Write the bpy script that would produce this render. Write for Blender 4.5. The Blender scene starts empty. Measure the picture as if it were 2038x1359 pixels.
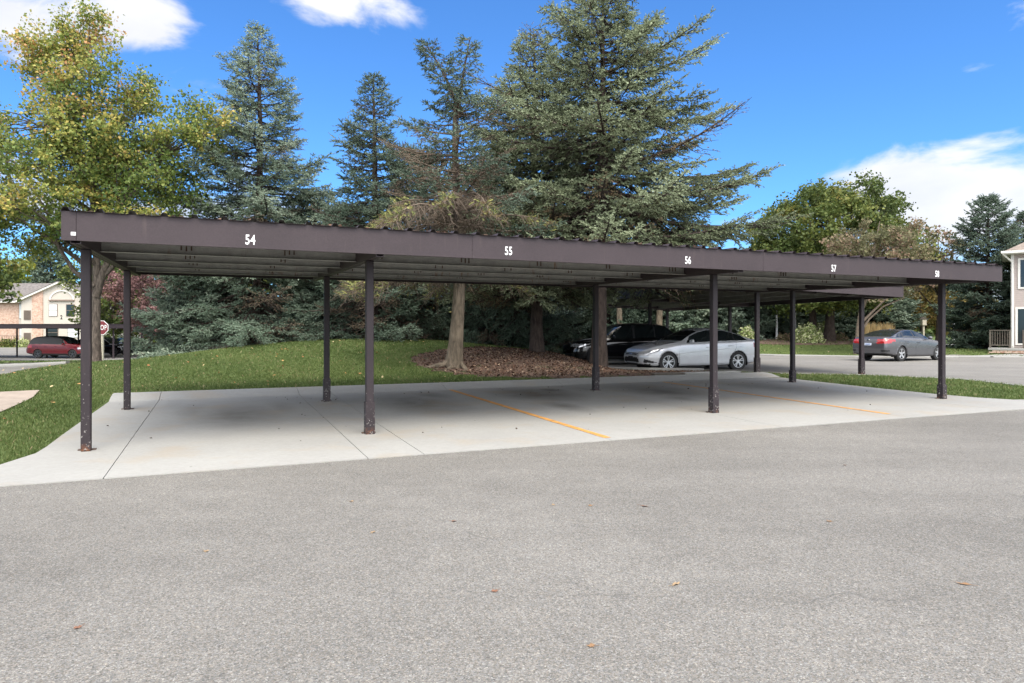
import bpy, bmesh, math, random
import numpy as np
from mathutils import Vector, Matrix
from mathutils.geometry import delaunay_2d_cdt

# ------------------------------------------------------------------ camera, sky, sun, exposure
scene = bpy.context.scene
COL = scene.collection
F, HY, CAMZ = 1353.0, 655.3, 1.42
cam_d = bpy.data.cameras.new('camera'); cam = bpy.data.objects.new('camera', cam_d); COL.objects.link(cam)
cam.location = (0, 0, CAMZ); cam.rotation_euler = (math.radians(90), 0, 0)
cam_d.sensor_width = 36; cam_d.lens = 36 * F / 2038
cam_d.shift_y = -(679.5 - HY) / 2038
cam_d.clip_start = 0.1; cam_d.clip_end = 3000
scene.camera = cam

SUN_EL, SUN_AZ = math.radians(57), math.radians(160)     # azimuth clockwise from +Y (behind the camera, to the right)
SUN_STRENGTH, SKY_STRENGTH, EXPOSURE = 0.70, 0.135, 2.02
world = bpy.data.worlds.new('World'); scene.world = world; world.use_nodes = True
def build_world():
    nt = world.node_tree; nt.nodes.clear(); N = nt.nodes.new; L = nt.links.new
    out = N('ShaderNodeOutputWorld'); bg = N('ShaderNodeBackground'); bg.inputs['Strength'].default_value = SKY_STRENGTH
    L(bg.outputs[0], out.inputs['Surface'])
    sky = N('ShaderNodeTexSky'); sky.sky_type = 'NISHITA'; sky.sun_disc = False
    sky.sun_elevation = SUN_EL; sky.sun_rotation = SUN_AZ
    sky.altitude = 200; sky.air_density = 1.0; sky.dust_density = 0.4; sky.ozone_density = 2.5
    tint = N('ShaderNodeMix'); tint.data_type = 'RGBA'; tint.blend_type = 'MULTIPLY'; tint.inputs[0].default_value = 1.0
    L(sky.outputs[0], tint.inputs[6]); tint.inputs[7].default_value = (0.165, 0.305, 0.455, 1)
    tc = N('ShaderNodeTexCoord')
    nrm = N('ShaderNodeVectorMath'); nrm.operation = 'NORMALIZE'; L(tc.outputs['Generated'], nrm.inputs[0])
    # cloud texture on the direction, flattened towards the horizon
    mp = N('ShaderNodeMapping'); mp.inputs['Scale'].default_value = (1.0, 1.0, 2.3); L(nrm.outputs[0], mp.inputs[0])
    n1 = N('ShaderNodeTexNoise'); n1.inputs['Scale'].default_value = 7.0; n1.inputs['Detail'].default_value = 12; n1.inputs['Roughness'].default_value = 0.56
    n1.inputs['Distortion'].default_value = 0.35
    L(mp.outputs[0], n1.inputs['Vector'])
    def mth(op, a, b=None, clamp=False):
        m = N('ShaderNodeMath'); m.operation = op; m.use_clamp = clamp; m.inputs[2].default_value = 0.5 if op == 'MULTIPLY_ADD' else 0.0
        for i, v in enumerate((a, b)):
            if v is None: continue
            if isinstance(v, (int, float)): m.inputs[i].default_value = v
            else: L(v, m.inputs[i])
        return m.outputs[0]
    def vec(x, y):
        v = Vector(((x - 1019) / F, 1.0, (HY - y) / F)); v.normalize(); return v
    blobs = [(90, 30, .21, .06, 1.0), (270, 50, .085, .05, 1.15), (720, 5, .115, .035, .9), (60, 100, .1, .03, .62), (640, 20, .06, .03, .6),
             (1900, 400, .17, .085, 1.15), (1800, 350, .07, .045, 1.1), (1985, 275, .07, .022, .85), (2030, 30, .04, .03, .7), (1910, 295, .03, .012, .62),
             (1560, 450, .10, .04, .68), (500, 440, .55, .085, .72), (1900, 520, .35, .07, .8), (1940, 132, .03, .012, .45), (1000, 560, .8, .06, .7)]
    blobs2 = [((-.9, .1, .45), .6, .5, 1.25), ((-.75, -.5, .5), .7, .6, 1.25), ((.2, -.9, .3), .8, .6, 1.25), ((.9, -.3, .5), .7, .6, 1.25),
              ((.0, -.35, .95), .8, .6, 1.2), ((.98, .15, .25), .4, .3, 1.1), ((-.3, -.8, .6), .7, .6, 1.2), ((.1, .25, 1.0), .5, .3, 1.1)]
    allb = [(vec(x, y), w, h, a) for x, y, w, h, a in blobs] + [(Vector(c).normalized(), w, h, a) for c, w, h, a in blobs2]
    acc = None
    for c, w, h, a in allb:
        s = N('ShaderNodeVectorMath'); s.operation = 'SUBTRACT'; L(nrm.outputs[0], s.inputs[0]); s.inputs[1].default_value = c
        m = N('ShaderNodeVectorMath'); m.operation = 'MULTIPLY'; L(s.outputs[0], m.inputs[0]); m.inputs[1].default_value = (1 / w, 1 / w, 1 / h)
        ln = N('ShaderNodeVectorMath'); ln.operation = 'LENGTH'; L(m.outputs[0], ln.inputs[0])
        v = mth('MULTIPLY', mth('SUBTRACT', 1.25, mth('MULTIPLY', ln.outputs['Value'], 0.9), True), a)
        acc = v if acc is None else mth('MAXIMUM', acc, v)
    dens = mth('SUBTRACT', mth('ADD', mth('MULTIPLY', acc, 0.62), mth('MULTIPLY', n1.outputs[0], 1.5)), 1.02)
    ramp = N('ShaderNodeMapRange'); ramp.interpolation_type = 'SMOOTHSTEP'
    ramp.inputs['From Min'].default_value = 0.0; ramp.inputs['From Max'].default_value = 0.36
    ramp.inputs['To Max'].default_value = 0.90
    L(dens, ramp.inputs['Value'])
    n2 = N('ShaderNodeTexNoise'); n2.inputs['Scale'].default_value = 9.0; n2.inputs['Detail'].default_value = 6; L(mp.outputs[0], n2.inputs['Vector'])
    cc = N('ShaderNodeMix'); cc.data_type = 'RGBA'; L(mth('MULTIPLY', n2.outputs[0], 1.2), cc.inputs[0])
    cc.inputs[6].default_value = (1.72, 1.78, 1.98, 1); cc.inputs[7].default_value = (2.7, 2.62, 2.52, 1)
    # clouds towards the veiled sun, out of view, brightened to add ambient fill
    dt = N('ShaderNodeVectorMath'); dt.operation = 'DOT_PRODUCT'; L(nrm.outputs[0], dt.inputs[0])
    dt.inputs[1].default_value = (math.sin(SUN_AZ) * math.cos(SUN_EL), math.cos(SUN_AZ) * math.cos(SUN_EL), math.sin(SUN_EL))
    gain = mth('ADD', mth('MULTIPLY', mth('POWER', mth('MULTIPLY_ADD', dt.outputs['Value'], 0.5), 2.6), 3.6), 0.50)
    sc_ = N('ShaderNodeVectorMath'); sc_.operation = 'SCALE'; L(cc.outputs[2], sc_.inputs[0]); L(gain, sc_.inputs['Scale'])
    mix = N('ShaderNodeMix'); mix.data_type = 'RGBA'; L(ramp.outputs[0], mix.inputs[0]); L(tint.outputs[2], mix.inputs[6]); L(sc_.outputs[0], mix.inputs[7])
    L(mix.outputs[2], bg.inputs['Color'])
build_world()
sd = bpy.data.lights.new('sun', 'SUN'); sun = bpy.data.objects.new('sun', sd); COL.objects.link(sun)
sd.energy = SUN_STRENGTH; sd.angle = math.radians(30); sd.color = (1.0, 0.90, 0.74)
sdir = Vector((math.sin(SUN_AZ) * math.cos(SUN_EL), math.cos(SUN_AZ) * math.cos(SUN_EL), math.sin(SUN_EL)))
sun.rotation_euler = sdir.to_track_quat('Z', 'Y').to_euler(); sun.location = (0, 0, 60)
vs = scene.view_settings; vs.view_transform = 'Standard'; vs.look = 'None'; vs.gamma = 1; vs.use_curve_mapping = False; vs.exposure = EXPOSURE
scene.render.engine = 'CYCLES'
scene.cycles.max_bounces = 6; scene.cycles.transparent_max_bounces = 4

# ------------------------------------------------------------------ helpers
rng = np.random.default_rng(7)
def tag(o, label=None, cat=None, group=None, kind=None):
    if label: o['label'] = label
    if cat: o['category'] = cat
    if group: o['group'] = group
    if kind: o['kind'] = kind
    return o
def empty(name, loc=(0, 0, 0), rz=0, label=None, cat=None, group=None, kind=None):
    o = bpy.data.objects.new(name, None); COL.objects.link(o); o.location = loc; o.rotation_euler = (0, 0, rz)
    o.empty_display_size = 0.3
    return tag(o, label, cat, group, kind)
def link(name, me, mat=None, parent=None, loc=None, rz=None):
    o = bpy.data.objects.new(name, me); COL.objects.link(o)
    if mat is not None and not me.materials: me.materials.append(mat)
    if parent is not None: o.parent = parent
    if loc is not None: o.location = loc
    if rz is not None: o.rotation_euler = (0, 0, rz)
    return o
def pymesh(name, V, Fc, smooth=False):
    me = bpy.data.meshes.new(name); me.from_pydata([tuple(v) for v in V], [], [tuple(f) for f in Fc]); me.update()
    if smooth: me.polygons.foreach_set('use_smooth', [True] * len(me.polygons))
    return me
def npmesh(name, V, Fc, attrs=None, smooth=False):
    """V (n,3), Fc (m,k) uniform faces, attrs: name -> per-face floats"""
    V = np.ascontiguousarray(V, dtype=np.float32); Fc = np.ascontiguousarray(Fc, dtype=np.int32)
    m, k = Fc.shape
    me = bpy.data.meshes.new(name); me.vertices.add(len(V)); me.vertices.foreach_set('co', V.ravel())
    me.loops.add(m * k); me.loops.foreach_set('vertex_index', Fc.ravel())
    me.polygons.add(m); me.polygons.foreach_set('loop_start', np.arange(0, m * k, k, dtype=np.int32))
    try: me.polygons.foreach_set('loop_total', np.full(m, k, dtype=np.int32))
    except Exception: pass
    if smooth: me.polygons.foreach_set('use_smooth', np.ones(m, dtype=bool))
    for an, av in (attrs or {}).items():
        a = me.attributes.new(an, 'FLOAT', 'FACE'); a.data.foreach_set('value', np.ascontiguousarray(av, dtype=np.float32))
    me.update(calc_edges=True)
    return me
class MB:
    def __init__(s): s.v = []; s.f = []
    def add(s, V, Fc):
        n = len(s.v); s.v += [tuple(v) for v in V]; s.f += [tuple(i + n for i in f) for f in Fc]; return s
    def box(s, x0, x1, y0, y1, z0, z1):
        return s.add([(x0, y0, z0), (x1, y0, z0), (x1, y1, z0), (x0, y1, z0), (x0, y0, z1), (x1, y0, z1), (x1, y1, z1), (x0, y1, z1)],
                     [(0, 3, 2, 1), (4, 5, 6, 7), (0, 1, 5, 4), (1, 2, 6, 5), (2, 3, 7, 6), (3, 0, 4, 7)])
    def prism(s, prof, y0, y1):          # prof: (x,z) polygon extruded along y
        n = len(prof)
        V = [(x, y0, z) for x, z in prof] + [(x, y1, z) for x, z in prof]
        return s.add(V, [tuple(range(n)), tuple(range(2 * n - 1, n - 1, -1))] + [(i, (i + 1) % n + 0, (i + 1) % n + n, i + n)[::-1] for i in range(n)])
    def bar(s, a, b, r, n=6, r2=None):
        a = Vector(a); b = Vector(b); d = (b - a).normalized(); r2 = r if r2 is None else r2
        u = d.orthogonal().normalized(); w = d.cross(u)
        V = [a + (u * math.cos(t) + w * math.sin(t)) * r for t in [2 * math.pi * i / n for i in range(n)]] + \
            [b + (u * math.cos(t) + w * math.sin(t)) * r2 for t in [2 * math.pi * i / n for i in range(n)]]
        return s.add(V, [(i, (i + 1) % n, (i + 1) % n + n, i + n) for i in range(n)] + [tuple(range(n))[::-1], tuple(range(n, 2 * n))])
    def me(s, name, smooth=False): return pymesh(name, s.v, s.f, smooth)
    def put(s, name, mat, parent=None, bevel=0, smooth=False, loc=None, rz=None):
        me = s.me(name, smooth)
        bm = bmesh.new(); bm.from_mesh(me); bmesh.ops.recalc_face_normals(bm, faces=bm.faces)
        if bevel: bmesh.ops.bevel(bm, geom=bm.edges[:], offset=bevel, segments=1, affect='EDGES')
        bm.to_mesh(me); bm.free()
        return link(name, me, mat, parent, loc, rz)

def sstep(a, b, x):
    t = np.clip((x - a) / (b - a), 0, 1); return t * t * (3 - 2 * t)

# carport frame: origin at the left front post, s along the front, d backwards
YAW = 0.4092; AX, AZ = -4.8364, 7.723
cu, su = math.cos(YAW), math.sin(YAW)
def W(s, d, z=0.0): return (AX + cu * s - su * d, AZ + su * s + cu * d, z)
def SD(x, y):
    dx, dy = x - AX, y - AZ
    return cu * dx + su * dy, -su * dx + cu * dy
def px(x, Y, y=None):        # photograph column (and row) at depth Y -> world X (and Z)
    X = (x - 1019) / F * Y
    return X if y is None else (X, CAMZ - (y - HY) / F * Y)

# ------------------------------------------------------------------ terrain height
C2O = np.array([10.67, 20.75]); C2U = np.array([-.216, .976]); C2W = np.array([.976, .216])
def vnoise(x, y, seed=0):
    return (np.sin(x * .53 + seed) * np.cos(y * .47 + 1.3 * seed) + .5 * np.sin(x * 1.21 + y * .9 + seed * 2.1) + .3 * np.sin(x * 2.3 - y * 1.9 + seed)) / 1.8
def H(x, y):
    x = np.asarray(x, float); y = np.asarray(y, float)
    s, d = SD(x, y)
    base = .0145 * np.clip(d + 1.5, 0, 7.3) * (1 - sstep(15, 22, s)) * sstep(-6, -1, s) * sstep(30, 16, y)
    dx = x + 5.2; sx = np.where(dx < 0, 5.5, 5.6); dy = y - 25.5
    sy = np.where(dy < 0, 4.9, 9.0)
    m = .92 * np.exp(-dx * dx / (2 * sx * sx) - dy * dy / (2 * sy * sy))
    m = m * sstep(5.75, 9.5, d) + .10 * sstep(5.75, 6.6, d) * sstep(9, 6, x) * sstep(40, 25, y) * sstep(-14, -9, x)
    # court to the right stays flat
    rx, ry = x - C2O[0], y - C2O[1]
    cw = rx * C2W[0] + ry * C2W[1]
    m = m * (1 - sstep(-8.3, -6.9, cw) * sstep(19.0, 20.4, y)) * sstep(9.5, 5.0, x)
    # left court falls away
    drop = -.90 * sstep(24, 56, y) * sstep(-3, -14, x)
    rise = .72 * sstep(36.5, 48, y) * sstep(10, 14, x) * sstep(30, 22, x) + .5 * sstep(44.5, 56, y) * sstep(-3, 2, x) * (1 - sstep(10, 14, x)) + .25 * sstep(38, 52, y) * sstep(22, 30, x)
    lip = .05 * sstep(-.5, -1.6, s) * sstep(-.7, .4, d) * sstep(20, 17, y)
    micro = .02 * vnoise(x * 1.3, y * 1.3, 3) * sstep(-2.6, -6, s) * sstep(20, 15, y)
    return base + m + drop + rise + lip + micro

def inpoly(x, y, P):
    c = np.zeros(np.shape(x), bool); n = len(P); j = n - 1
    for i in range(n):
        xi, yi = P[i]; xj, yj = P[j]
        c ^= ((yi > y) != (yj > y)) & (x < (xj - xi) * (y - yi) / ((yj - yi) or 1e-9) + xi); j = i
    return c
def drape(name, poly, res, off, mat, parent=None, uneven=0, hfun=H, **kw):
    """a sheet with the outline `poly` lying on the terrain"""
    P = [tuple(p[:2]) for p in poly]; dense = []
    for i in range(len(P)):
        a, b = np.array(P[i]), np.array(P[(i + 1) % len(P)]); n = max(1, int(np.linalg.norm(b - a) / res))
        dense += [tuple(a + (b - a) * k / n) for k in range(n)]
    xs, ys = zip(*dense)
    gx, gy = np.meshgrid(np.arange(min(xs) + res / 2, max(xs), res), np.arange(min(ys) + res / 2, max(ys), res))
    gx, gy = gx.ravel(), gy.ravel(); k = inpoly(gx, gy, dense)
    D = np.array(dense); gx, gy = gx[k], gy[k]
    if len(gx):
        keep = np.ones(len(gx), bool)
        for i in range(0, len(gx), 4000):
            dd = ((gx[i:i+4000, None] - D[None, :, 0]) ** 2 + (gy[i:i+4000, None] - D[None, :, 1]) ** 2).min(1); keep[i:i+4000] = dd > (res * .35) ** 2
        gx, gy = gx[keep], gy[keep]
    pts = [Vector(p) for p in dense] + [Vector((a, b)) for a, b in zip(gx, gy)]
    nb = len(dense)
    r = delaunay_2d_cdt(pts, [(i, (i + 1) % nb) for i in range(nb)], [], 1, 1e-5)
    vv = np.array([(v.x, v.y) for v in r[0]]); z = hfun(vv[:, 0], vv[:, 1]) + off
    V = np.column_stack([vv, z]); T = [f for f in r[2]]
    me = pymesh(name, V, T, True)
    bm = bmesh.new(); bm.from_mesh(me)
    for f in bm.faces:
        if f.normal.z < 0: f.normal_flip()
    bm.to_mesh(me); bm.free()
    o = link(name, me, mat, parent); return tag(o, **kw)

# ------------------------------------------------------------------ materials
def new_mat(name):
    m = bpy.data.materials.new(name); m.use_nodes = True; nt = m.node_tree; nt.nodes.clear()
    out = nt.nodes.new('ShaderNodeOutputMaterial'); b = nt.nodes.new('ShaderNodeBsdfPrincipled'); nt.links.new(b.outputs[0], out.inputs[0])
    return m, nt, b, out
def c4(c): return (c[0], c[1], c[2], 1)
class NB:
    """small node building helper"""
    def __init__(s, nt): s.nt = nt
    def n(s, t): return s.nt.nodes.new(t)
    def l(s, a, b): s.nt.links.new(a, b)
    def coord(s, kind='Object'):
        if kind == 'Position': return s.n('ShaderNodeNewGeometry').outputs['Position']
        return s.n('ShaderNodeTexCoord').outputs[kind]
    def mapped(s, src, scale, rot=(0, 0, 0)):
        m = s.n('ShaderNodeMapping'); m.inputs['Scale'].default_value = scale; m.inputs['Rotation'].default_value = rot; s.l(src, m.inputs[0]); return m.outputs[0]
    def noise(s, src, scale, detail=4, rough=.55, dist=0):
        t = s.n('ShaderNodeTexNoise'); s.l(src, t.inputs['Vector']); t.inputs['Scale'].default_value = scale; t.inputs['Detail'].default_value = detail
        t.inputs['Roughness'].default_value = rough; t.inputs['Distortion'].default_value = dist; return t.outputs[0]
    def vor(s, src, scale, out='Color', feat='F1'):
        t = s.n('ShaderNodeTexVoronoi'); t.feature = feat; s.l(src, t.inputs['Vector']); t.inputs['Scale'].default_value = scale; return t.outputs[out]
    def ramp(s, fac, stops, interp='LINEAR'):
        r = s.n('ShaderNodeValToRGB'); r.color_ramp.interpolation = interp; e = r.color_ramp.elements
        while len(e) < len(stops): e.new(.5)
        for q, (p, c) in zip(e, stops): q.position = p; q.color = c4(c) if not isinstance(c, (int, float)) else (c, c, c, 1)
        s.l(fac, r.inputs[0]); return r.outputs[0]
    def mix(s, fac, a, b, blend='MIX'):
        m = s.n('ShaderNodeMix'); m.data_type = 'RGBA'; m.blend_type = blend
        for v, i in ((fac, 0), (a, 6), (b, 7)):
            if isinstance(v, (int, float)): m.inputs[i].default_value = v if i == 0 else (v, v, v, 1)
            elif isinstance(v, tuple): m.inputs[i].default_value = c4(v)
            else: s.l(v, m.inputs[i])
        return m.outputs[2]
    def math(s, op, a, b=0.0, clamp=False):
        m = s.n('ShaderNodeMath'); m.operation = op; m.use_clamp = clamp
        for i, v in enumerate((a, b)):
            if isinstance(v, (int, float)): m.inputs[i].default_value = v
            else: s.l(v, m.inputs[i])
        return m.outputs[0]
    def attr(s, name):
        a = s.n('ShaderNodeAttribute'); a.attribute_name = name; return a.outputs['Fac']
    def bump(s, h, strength=.3, dist=.01):
        b = s.n('ShaderNodeBump'); b.inputs['Strength'].default_value = strength; b.inputs['Distance'].default_value = dist; s.l(h, b.inputs['Height']); return b.outputs[0]
def simple(name, col, rough=.6, metal=0, var=.12, scale=6, bump=0, coat=0, spec=.5, kind='Object'):
    m, nt, b, o = new_mat(name); q = NB(nt); src = q.coord(kind)
    n = q.noise(src, scale, 5)
    b.inputs['Roughness'].default_value = rough; b.inputs['Metallic'].default_value = metal; b.inputs['Coat Weight'].default_value = coat
    b.inputs['Specular IOR Level'].default_value = spec
    lo = tuple(c * (1 - var) for c in col); hi = tuple(min(1, c * (1 + var)) for c in col)
    q.l(q.ramp(n, [(.3, lo), (.7, hi)]), b.inputs['Base Color'])
    if bump: q.l(q.bump(q.noise(src, scale * 8, 3), bump), b.inputs['Normal'])
    return m
def foliage_mat(name, stops, dead=(.16, .10, .055), trans=.25, rough=.6, spec=.25):
    m, nt, b, out = new_mat(name); q = NB(nt)
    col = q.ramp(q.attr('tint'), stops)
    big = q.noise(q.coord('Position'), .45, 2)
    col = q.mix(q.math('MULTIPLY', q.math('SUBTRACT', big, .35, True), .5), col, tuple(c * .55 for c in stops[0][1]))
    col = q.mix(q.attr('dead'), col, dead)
    q.l(col, b.inputs['Base Color']); b.inputs['Roughness'].default_value = rough; b.inputs['Specular IOR Level'].default_value = spec
    t = q.n('ShaderNodeBsdfTranslucent'); q.l(col, t.inputs[0]); ms = q.n('ShaderNodeMixShader'); ms.inputs[0].default_value = trans
    q.l(b.outputs[0], ms.inputs[1]); q.l(t.outputs[0], ms.inputs[2]); q.l(ms.outputs[0], out.inputs[0])
    return m
def mat_asphalt(name, base, speck=1.5, seam=True, warm=(1.04, .995, .90)):
    m, nt, b, o = new_mat(name); q = NB(nt); p = q.coord('Position')
    v = q.mix(.5, q.vor(p, 120), q.vor(p, 250)); sep = q.n('ShaderNodeSeparateColor'); q.l(v, sep.inputs[0])
    g = q.ramp(sep.outputs[0], [(0, base * (1 - .55 * speck)), (.3, base * (1 - .2 * speck)), (.72, base * (1 + .15 * speck)), (1, base * (1 + .95 * speck))])
    fine = q.noise(p, 260, 2); g = q.mix(q.math('MULTIPLY', fine, .4), g, base)
    tintn = q.ramp(sep.outputs[1], [(0, (1.14, 1.0, .82)), (.5, warm), (1, (.95, .975, .97))])
    g = q.mix(1.0, g, tintn, 'MULTIPLY')
    big = q.noise(p, .35, 5, .6); g = q.mix(1.0, g, q.ramp(big, [(.3, .84), (.7, 1.1)]), 'MULTIPLY')
    lane = q.noise(q.mapped(p, (.12, 1.1, 1), (0, 0, -YAW)), 1.2, 4, .6); g = q.mix(1.0, g, q.ramp(lane, [(.35, .93), (.65, 1.05)]), 'MULTIPLY')
    med = q.noise(p, 3.2, 5, .65); g = q.mix(1.0, g, q.ramp(med, [(.3, .93), (.7, 1.06)]), 'MULTIPLY')
    # old hairline crack traces
    if seam:
        w = q.n('ShaderNodeTexVoronoi'); w.feature = 'DISTANCE_TO_EDGE'; w.inputs['Scale'].default_value = .16
        mpv = q.n('ShaderNodeVectorMath'); mpv.operation = 'ADD'; q.l(p, mpv.inputs[0])
        nz = q.n('ShaderNodeTexNoise'); nz.inputs['Scale'].default_value = 1.3; nz.inputs['Detail'].default_value = 5; q.l(p, nz.inputs['Vector'])
        q.l(nz.outputs[1], mpv.inputs[1]); q.l(mpv.outputs[0], w.inputs['Vector'])
        msk = q.math('MULTIPLY', q.math('LESS_THAN', w.outputs[0], .0022), q.math('GREATER_THAN', q.noise(p, .8, 2), .53))
        g = q.mix(q.math('MULTIPLY', msk, .25), g, base * .35)
    q.l(g, b.inputs['Base Color']); b.inputs['Roughness'].default_value = .92; b.inputs['Specular IOR Level'].default_value = .2
    q.l(q.bump(sep.outputs[0], .45, .006), b.inputs['Normal'])
    return m
def mat_concrete(name, base=.42, stains=True):
    m, nt, b, o = new_mat(name); q = NB(nt); p = q.coord('Position')
    col = q.ramp(q.noise(p, .5, 6, .6), [(.25, (base * .88, base * .865, base * .81)), (.75, (base * 1.06, base * 1.05, base * .985))])
    col = q.mix(1.0, col, q.ramp(q.noise(p, 22, 4, .7), [(.25, .91), (.75, 1.06)]), 'MULTIPLY')
    broom = q.noise(q.mapped(p, (3, 60, 1), (0, 0, -YAW)), 1.5, 3, .6)          # broom finish
    col = q.mix(1.0, col, q.ramp(broom, [(.3, .925), (.7, 1.04)]), 'MULTIPLY')
    if stains:
        st = q.n('ShaderNodeVectorMath'); st.operation = 'SUBTRACT'; q.l(p, st.inputs[0]); st.inputs[1].default_value = (AX, AZ, 0)
        loc = q.mapped(st.outputs[0], (1, 1, 0), (0, 0, -YAW))
        fac = None
        for s, d, rs, rd, a, in [(1.65, 2.5, .75, 1.5, .55), (1.0, 3.2, .28, 1.1, .35), (2.35, 3.2, .28, 1.0, .3), (4.7, 2.9, .8, 1.7, .6), (5.3, 4.1, .4, .8, .5),
                                 (7.4, 3.6, .9, 1.4, .8), (7.0, 1.6, .3, .9, .55), (8.0, 4.2, .35, .4, .9), (10.2, 3.2, .9, 1.6, .7), (13.2, 3.0, .9, 1.6, .5), (9.7, 1.9, .35, .6, .5)]:
            dd = q.n('ShaderNodeVectorMath'); dd.operation = 'SUBTRACT'; q.l(loc, dd.inputs[0]); dd.inputs[1].default_value = (s, d, 0)
            sc = q.n('ShaderNodeVectorMath'); sc.operation = 'MULTIPLY'; q.l(dd.outputs[0], sc.inputs[0]); sc.inputs[1].default_value = (1 / rs, 1 / rd, 0)
            ln = q.n('ShaderNodeVectorMath'); ln.operation = 'LENGTH'; q.l(sc.outputs[0], ln.inputs[0])
            v = q.math('MULTIPLY', q.math('SUBTRACT', 1.15, ln.outputs['Value'], True), a)
            fac = v if fac is None else q.math('MAXIMUM', fac, v)
        fac = q.math('MULTIPLY', fac, q.ramp(q.noise(q.mapped(p, (1, 1, 1)), 2.2, 6, .65), [(.3, .5), (.6, 1.0)]))
        fac = q.math('MULTIPLY', fac, 1.25, True)
        col = q.mix(fac, col, (base * .30, base * .28, base * .25))
        rust = q.math('MULTIPLY', q.ramp(q.noise(p, 1.1, 5, .6), [(.52, 0.), (.70, 1.)]), .34)
        col = q.mix(rust, col, (base * 1.0, base * .80, base * .55))
        drip = q.ramp(q.vor(p, 3.1, 'Distance'), [(.03, 1.), (.06, 0.)])
        col = q.mix(q.math('MULTIPLY', drip, q.ramp(q.noise(p, .9, 2), [(.5, 0.), (.6, .7)])), col, (base * .3, base * .29, base * .28))
    q.l(col, b.inputs['Base Color']); b.inputs['Roughness'].default_value = .88; b.inputs['Specular IOR Level'].default_value = .25
    q.l(q.bump(broom, .15, .004), b.inputs['Normal'])
    return m
def mat_lawn():
    m, nt, b, o = new_mat('lawn_turf'); q = NB(nt); p = q.coord('Position')
    col = q.ramp(q.noise(p, 9, 6, .7), [(.25, (.050, .078, .024)), (.5, (.090, .125, .038)), (.75, (.14, .175, .065))])
    col = q.mix(q.ramp(q.noise(p, .7, 5, .6), [(.45, 0.), (.75, .55)]), col, (.13, .15, .05))
    col = q.mix(q.ramp(q.noise(p, 40, 3, .7), [(.5, 0.), (.8, .5)]), col, (.03, .04, .015))
    q.l(col, b.inputs['Base Color']); b.inputs['Roughness'].default_value = .95; b.inputs['Specular IOR Level'].default_value = .1
    q.l(q.bump(q.noise(p, 30, 4, .7), .9, .04), b.inputs['Normal']); return m
def mat_mulch():
    m, nt, b, o = new_mat('mulch_soil'); q = NB(nt); p = q.coord('Position')
    col = q.ramp(q.noise(p, 18, 6, .75), [(.3, (.05, .03, .022)), (.5, (.135, .085, .062)), (.7, (.22, .15, .115))])
    col = q.mix(q.ramp(q.vor(p, 34, 'Distance'), [(.08, .7), (.2, 0.)]), col, (.33, .25, .19))
    col = q.mix(q.ramp(q.noise(p, 1.4, 5, .65), [(.56, 0.), (.66, .75)]), col, (.055, .085, .025))
    q.l(col, b.inputs['Base Color']); b.inputs['Roughness'].default_value = 1
    q.l(q.bump(q.noise(p, 26, 5, .7), 1, .05), b.inputs['Normal']); return m
def mat_bark(name, a, bcol, scale=14):
    m, nt, b, o = new_mat(name); q = NB(nt); p = q.coord('Position')
    n = q.noise(q.mapped(p, (1, 1, .28)), scale, 6, .7, .4)
    q.l(q.ramp(n, [(.36, a), (.62, bcol)]), b.inputs['Base Color']); b.inputs['Roughness'].default_value = .95
    q.l(q.bump(n, 1.0, .06), b.inputs['Normal']); return m
def mat_paintmetal(name, col, chips=False):
    m, nt, b, o = new_mat(name); q = NB(nt); p = q.coord('Position')
    c = q.ramp(q.noise(p, 1.6, 6, .65), [(.25, tuple(x * .86 for x in col)), (.75, tuple(x * 1.14 for x in col))])
    c = q.mix(1., c, q.ramp(q.noise(p, 55, 3, .8), [(.3, .84), (.7, 1.14)]), 'MULTIPLY')
    st = q.noise(q.mapped(p, (6, 6, .5)), 3, 4); c = q.mix(q.ramp(st, [(.62, 0.), (.75, .22)]), c, (.12, .09, .08))
    if chips:
        sep = q.n('ShaderNodeSeparateXYZ'); q.l(p, sep.inputs[0])
        low = q.ramp(sep.outputs[2], [(0.02, 1.), (.55, 0.)])
        spots = q.ramp(q.noise(p, 30, 4, .6), [(.60, 0.), (.63, 1.)], 'LINEAR')
        c = q.mix(q.math('MULTIPLY', spots, q.math('MULTIPLY', low, .9)), c, (.42, .40, .37))
        rs = q.ramp(q.noise(p, 14, 5, .7), [(.5, 0.), (.58, 1.)]); lw = q.ramp(sep.outputs[2], [(.05, .8), (.14, 0.)])
        c = q.mix(q.math('MULTIPLY', rs, lw), c, (.17, .065, .025))
        dot = q.ramp(q.vor(p, 16, 'Distance'), [(.07, 1.), (.1, 0.)]); c = q.mix(q.math('MULTIPLY', dot, q.ramp(sep.outputs[2], [(.5, .8), (1.6, 0.)])), c, (.5, .47, .45))
    q.l(c, b.inputs['Base Color']); b.inputs['Roughness'].default_value = .55; b.inputs['Specular IOR Level'].default_value = .35
    return m
def mat_galv():
    m, nt, b, o = new_mat('weathered_grey_steel'); q = NB(nt); p = q.coord('Position')
    c = q.ramp(q.noise(p, 5, 6, .75), [(.3, (.27, .27, .25)), (.7, (.42, .42, .39))])
    st = q.noise(q.mapped(p, (9, 9, 1.2)), 1.5, 5, .7)
    patch = q.ramp(q.noise(p, .9, 3, .6), [(.5, 0.), (.62, 1.)])
    c = q.mix(q.math('MULTIPLY', q.ramp(st, [(.55, 0.), (.66, .8)]), patch), c, (.22, .11, .05))
    c = q.mix(q.ramp(q.noise(p, 70, 2, .8), [(.6, 0.), (.75, .5)]), c, (.05, .05, .045))
    q.l(c, b.inputs['Base Color']); b.inputs['Roughness'].default_value = .6; b.inputs['Metallic'].default_value = .25; return m
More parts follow.
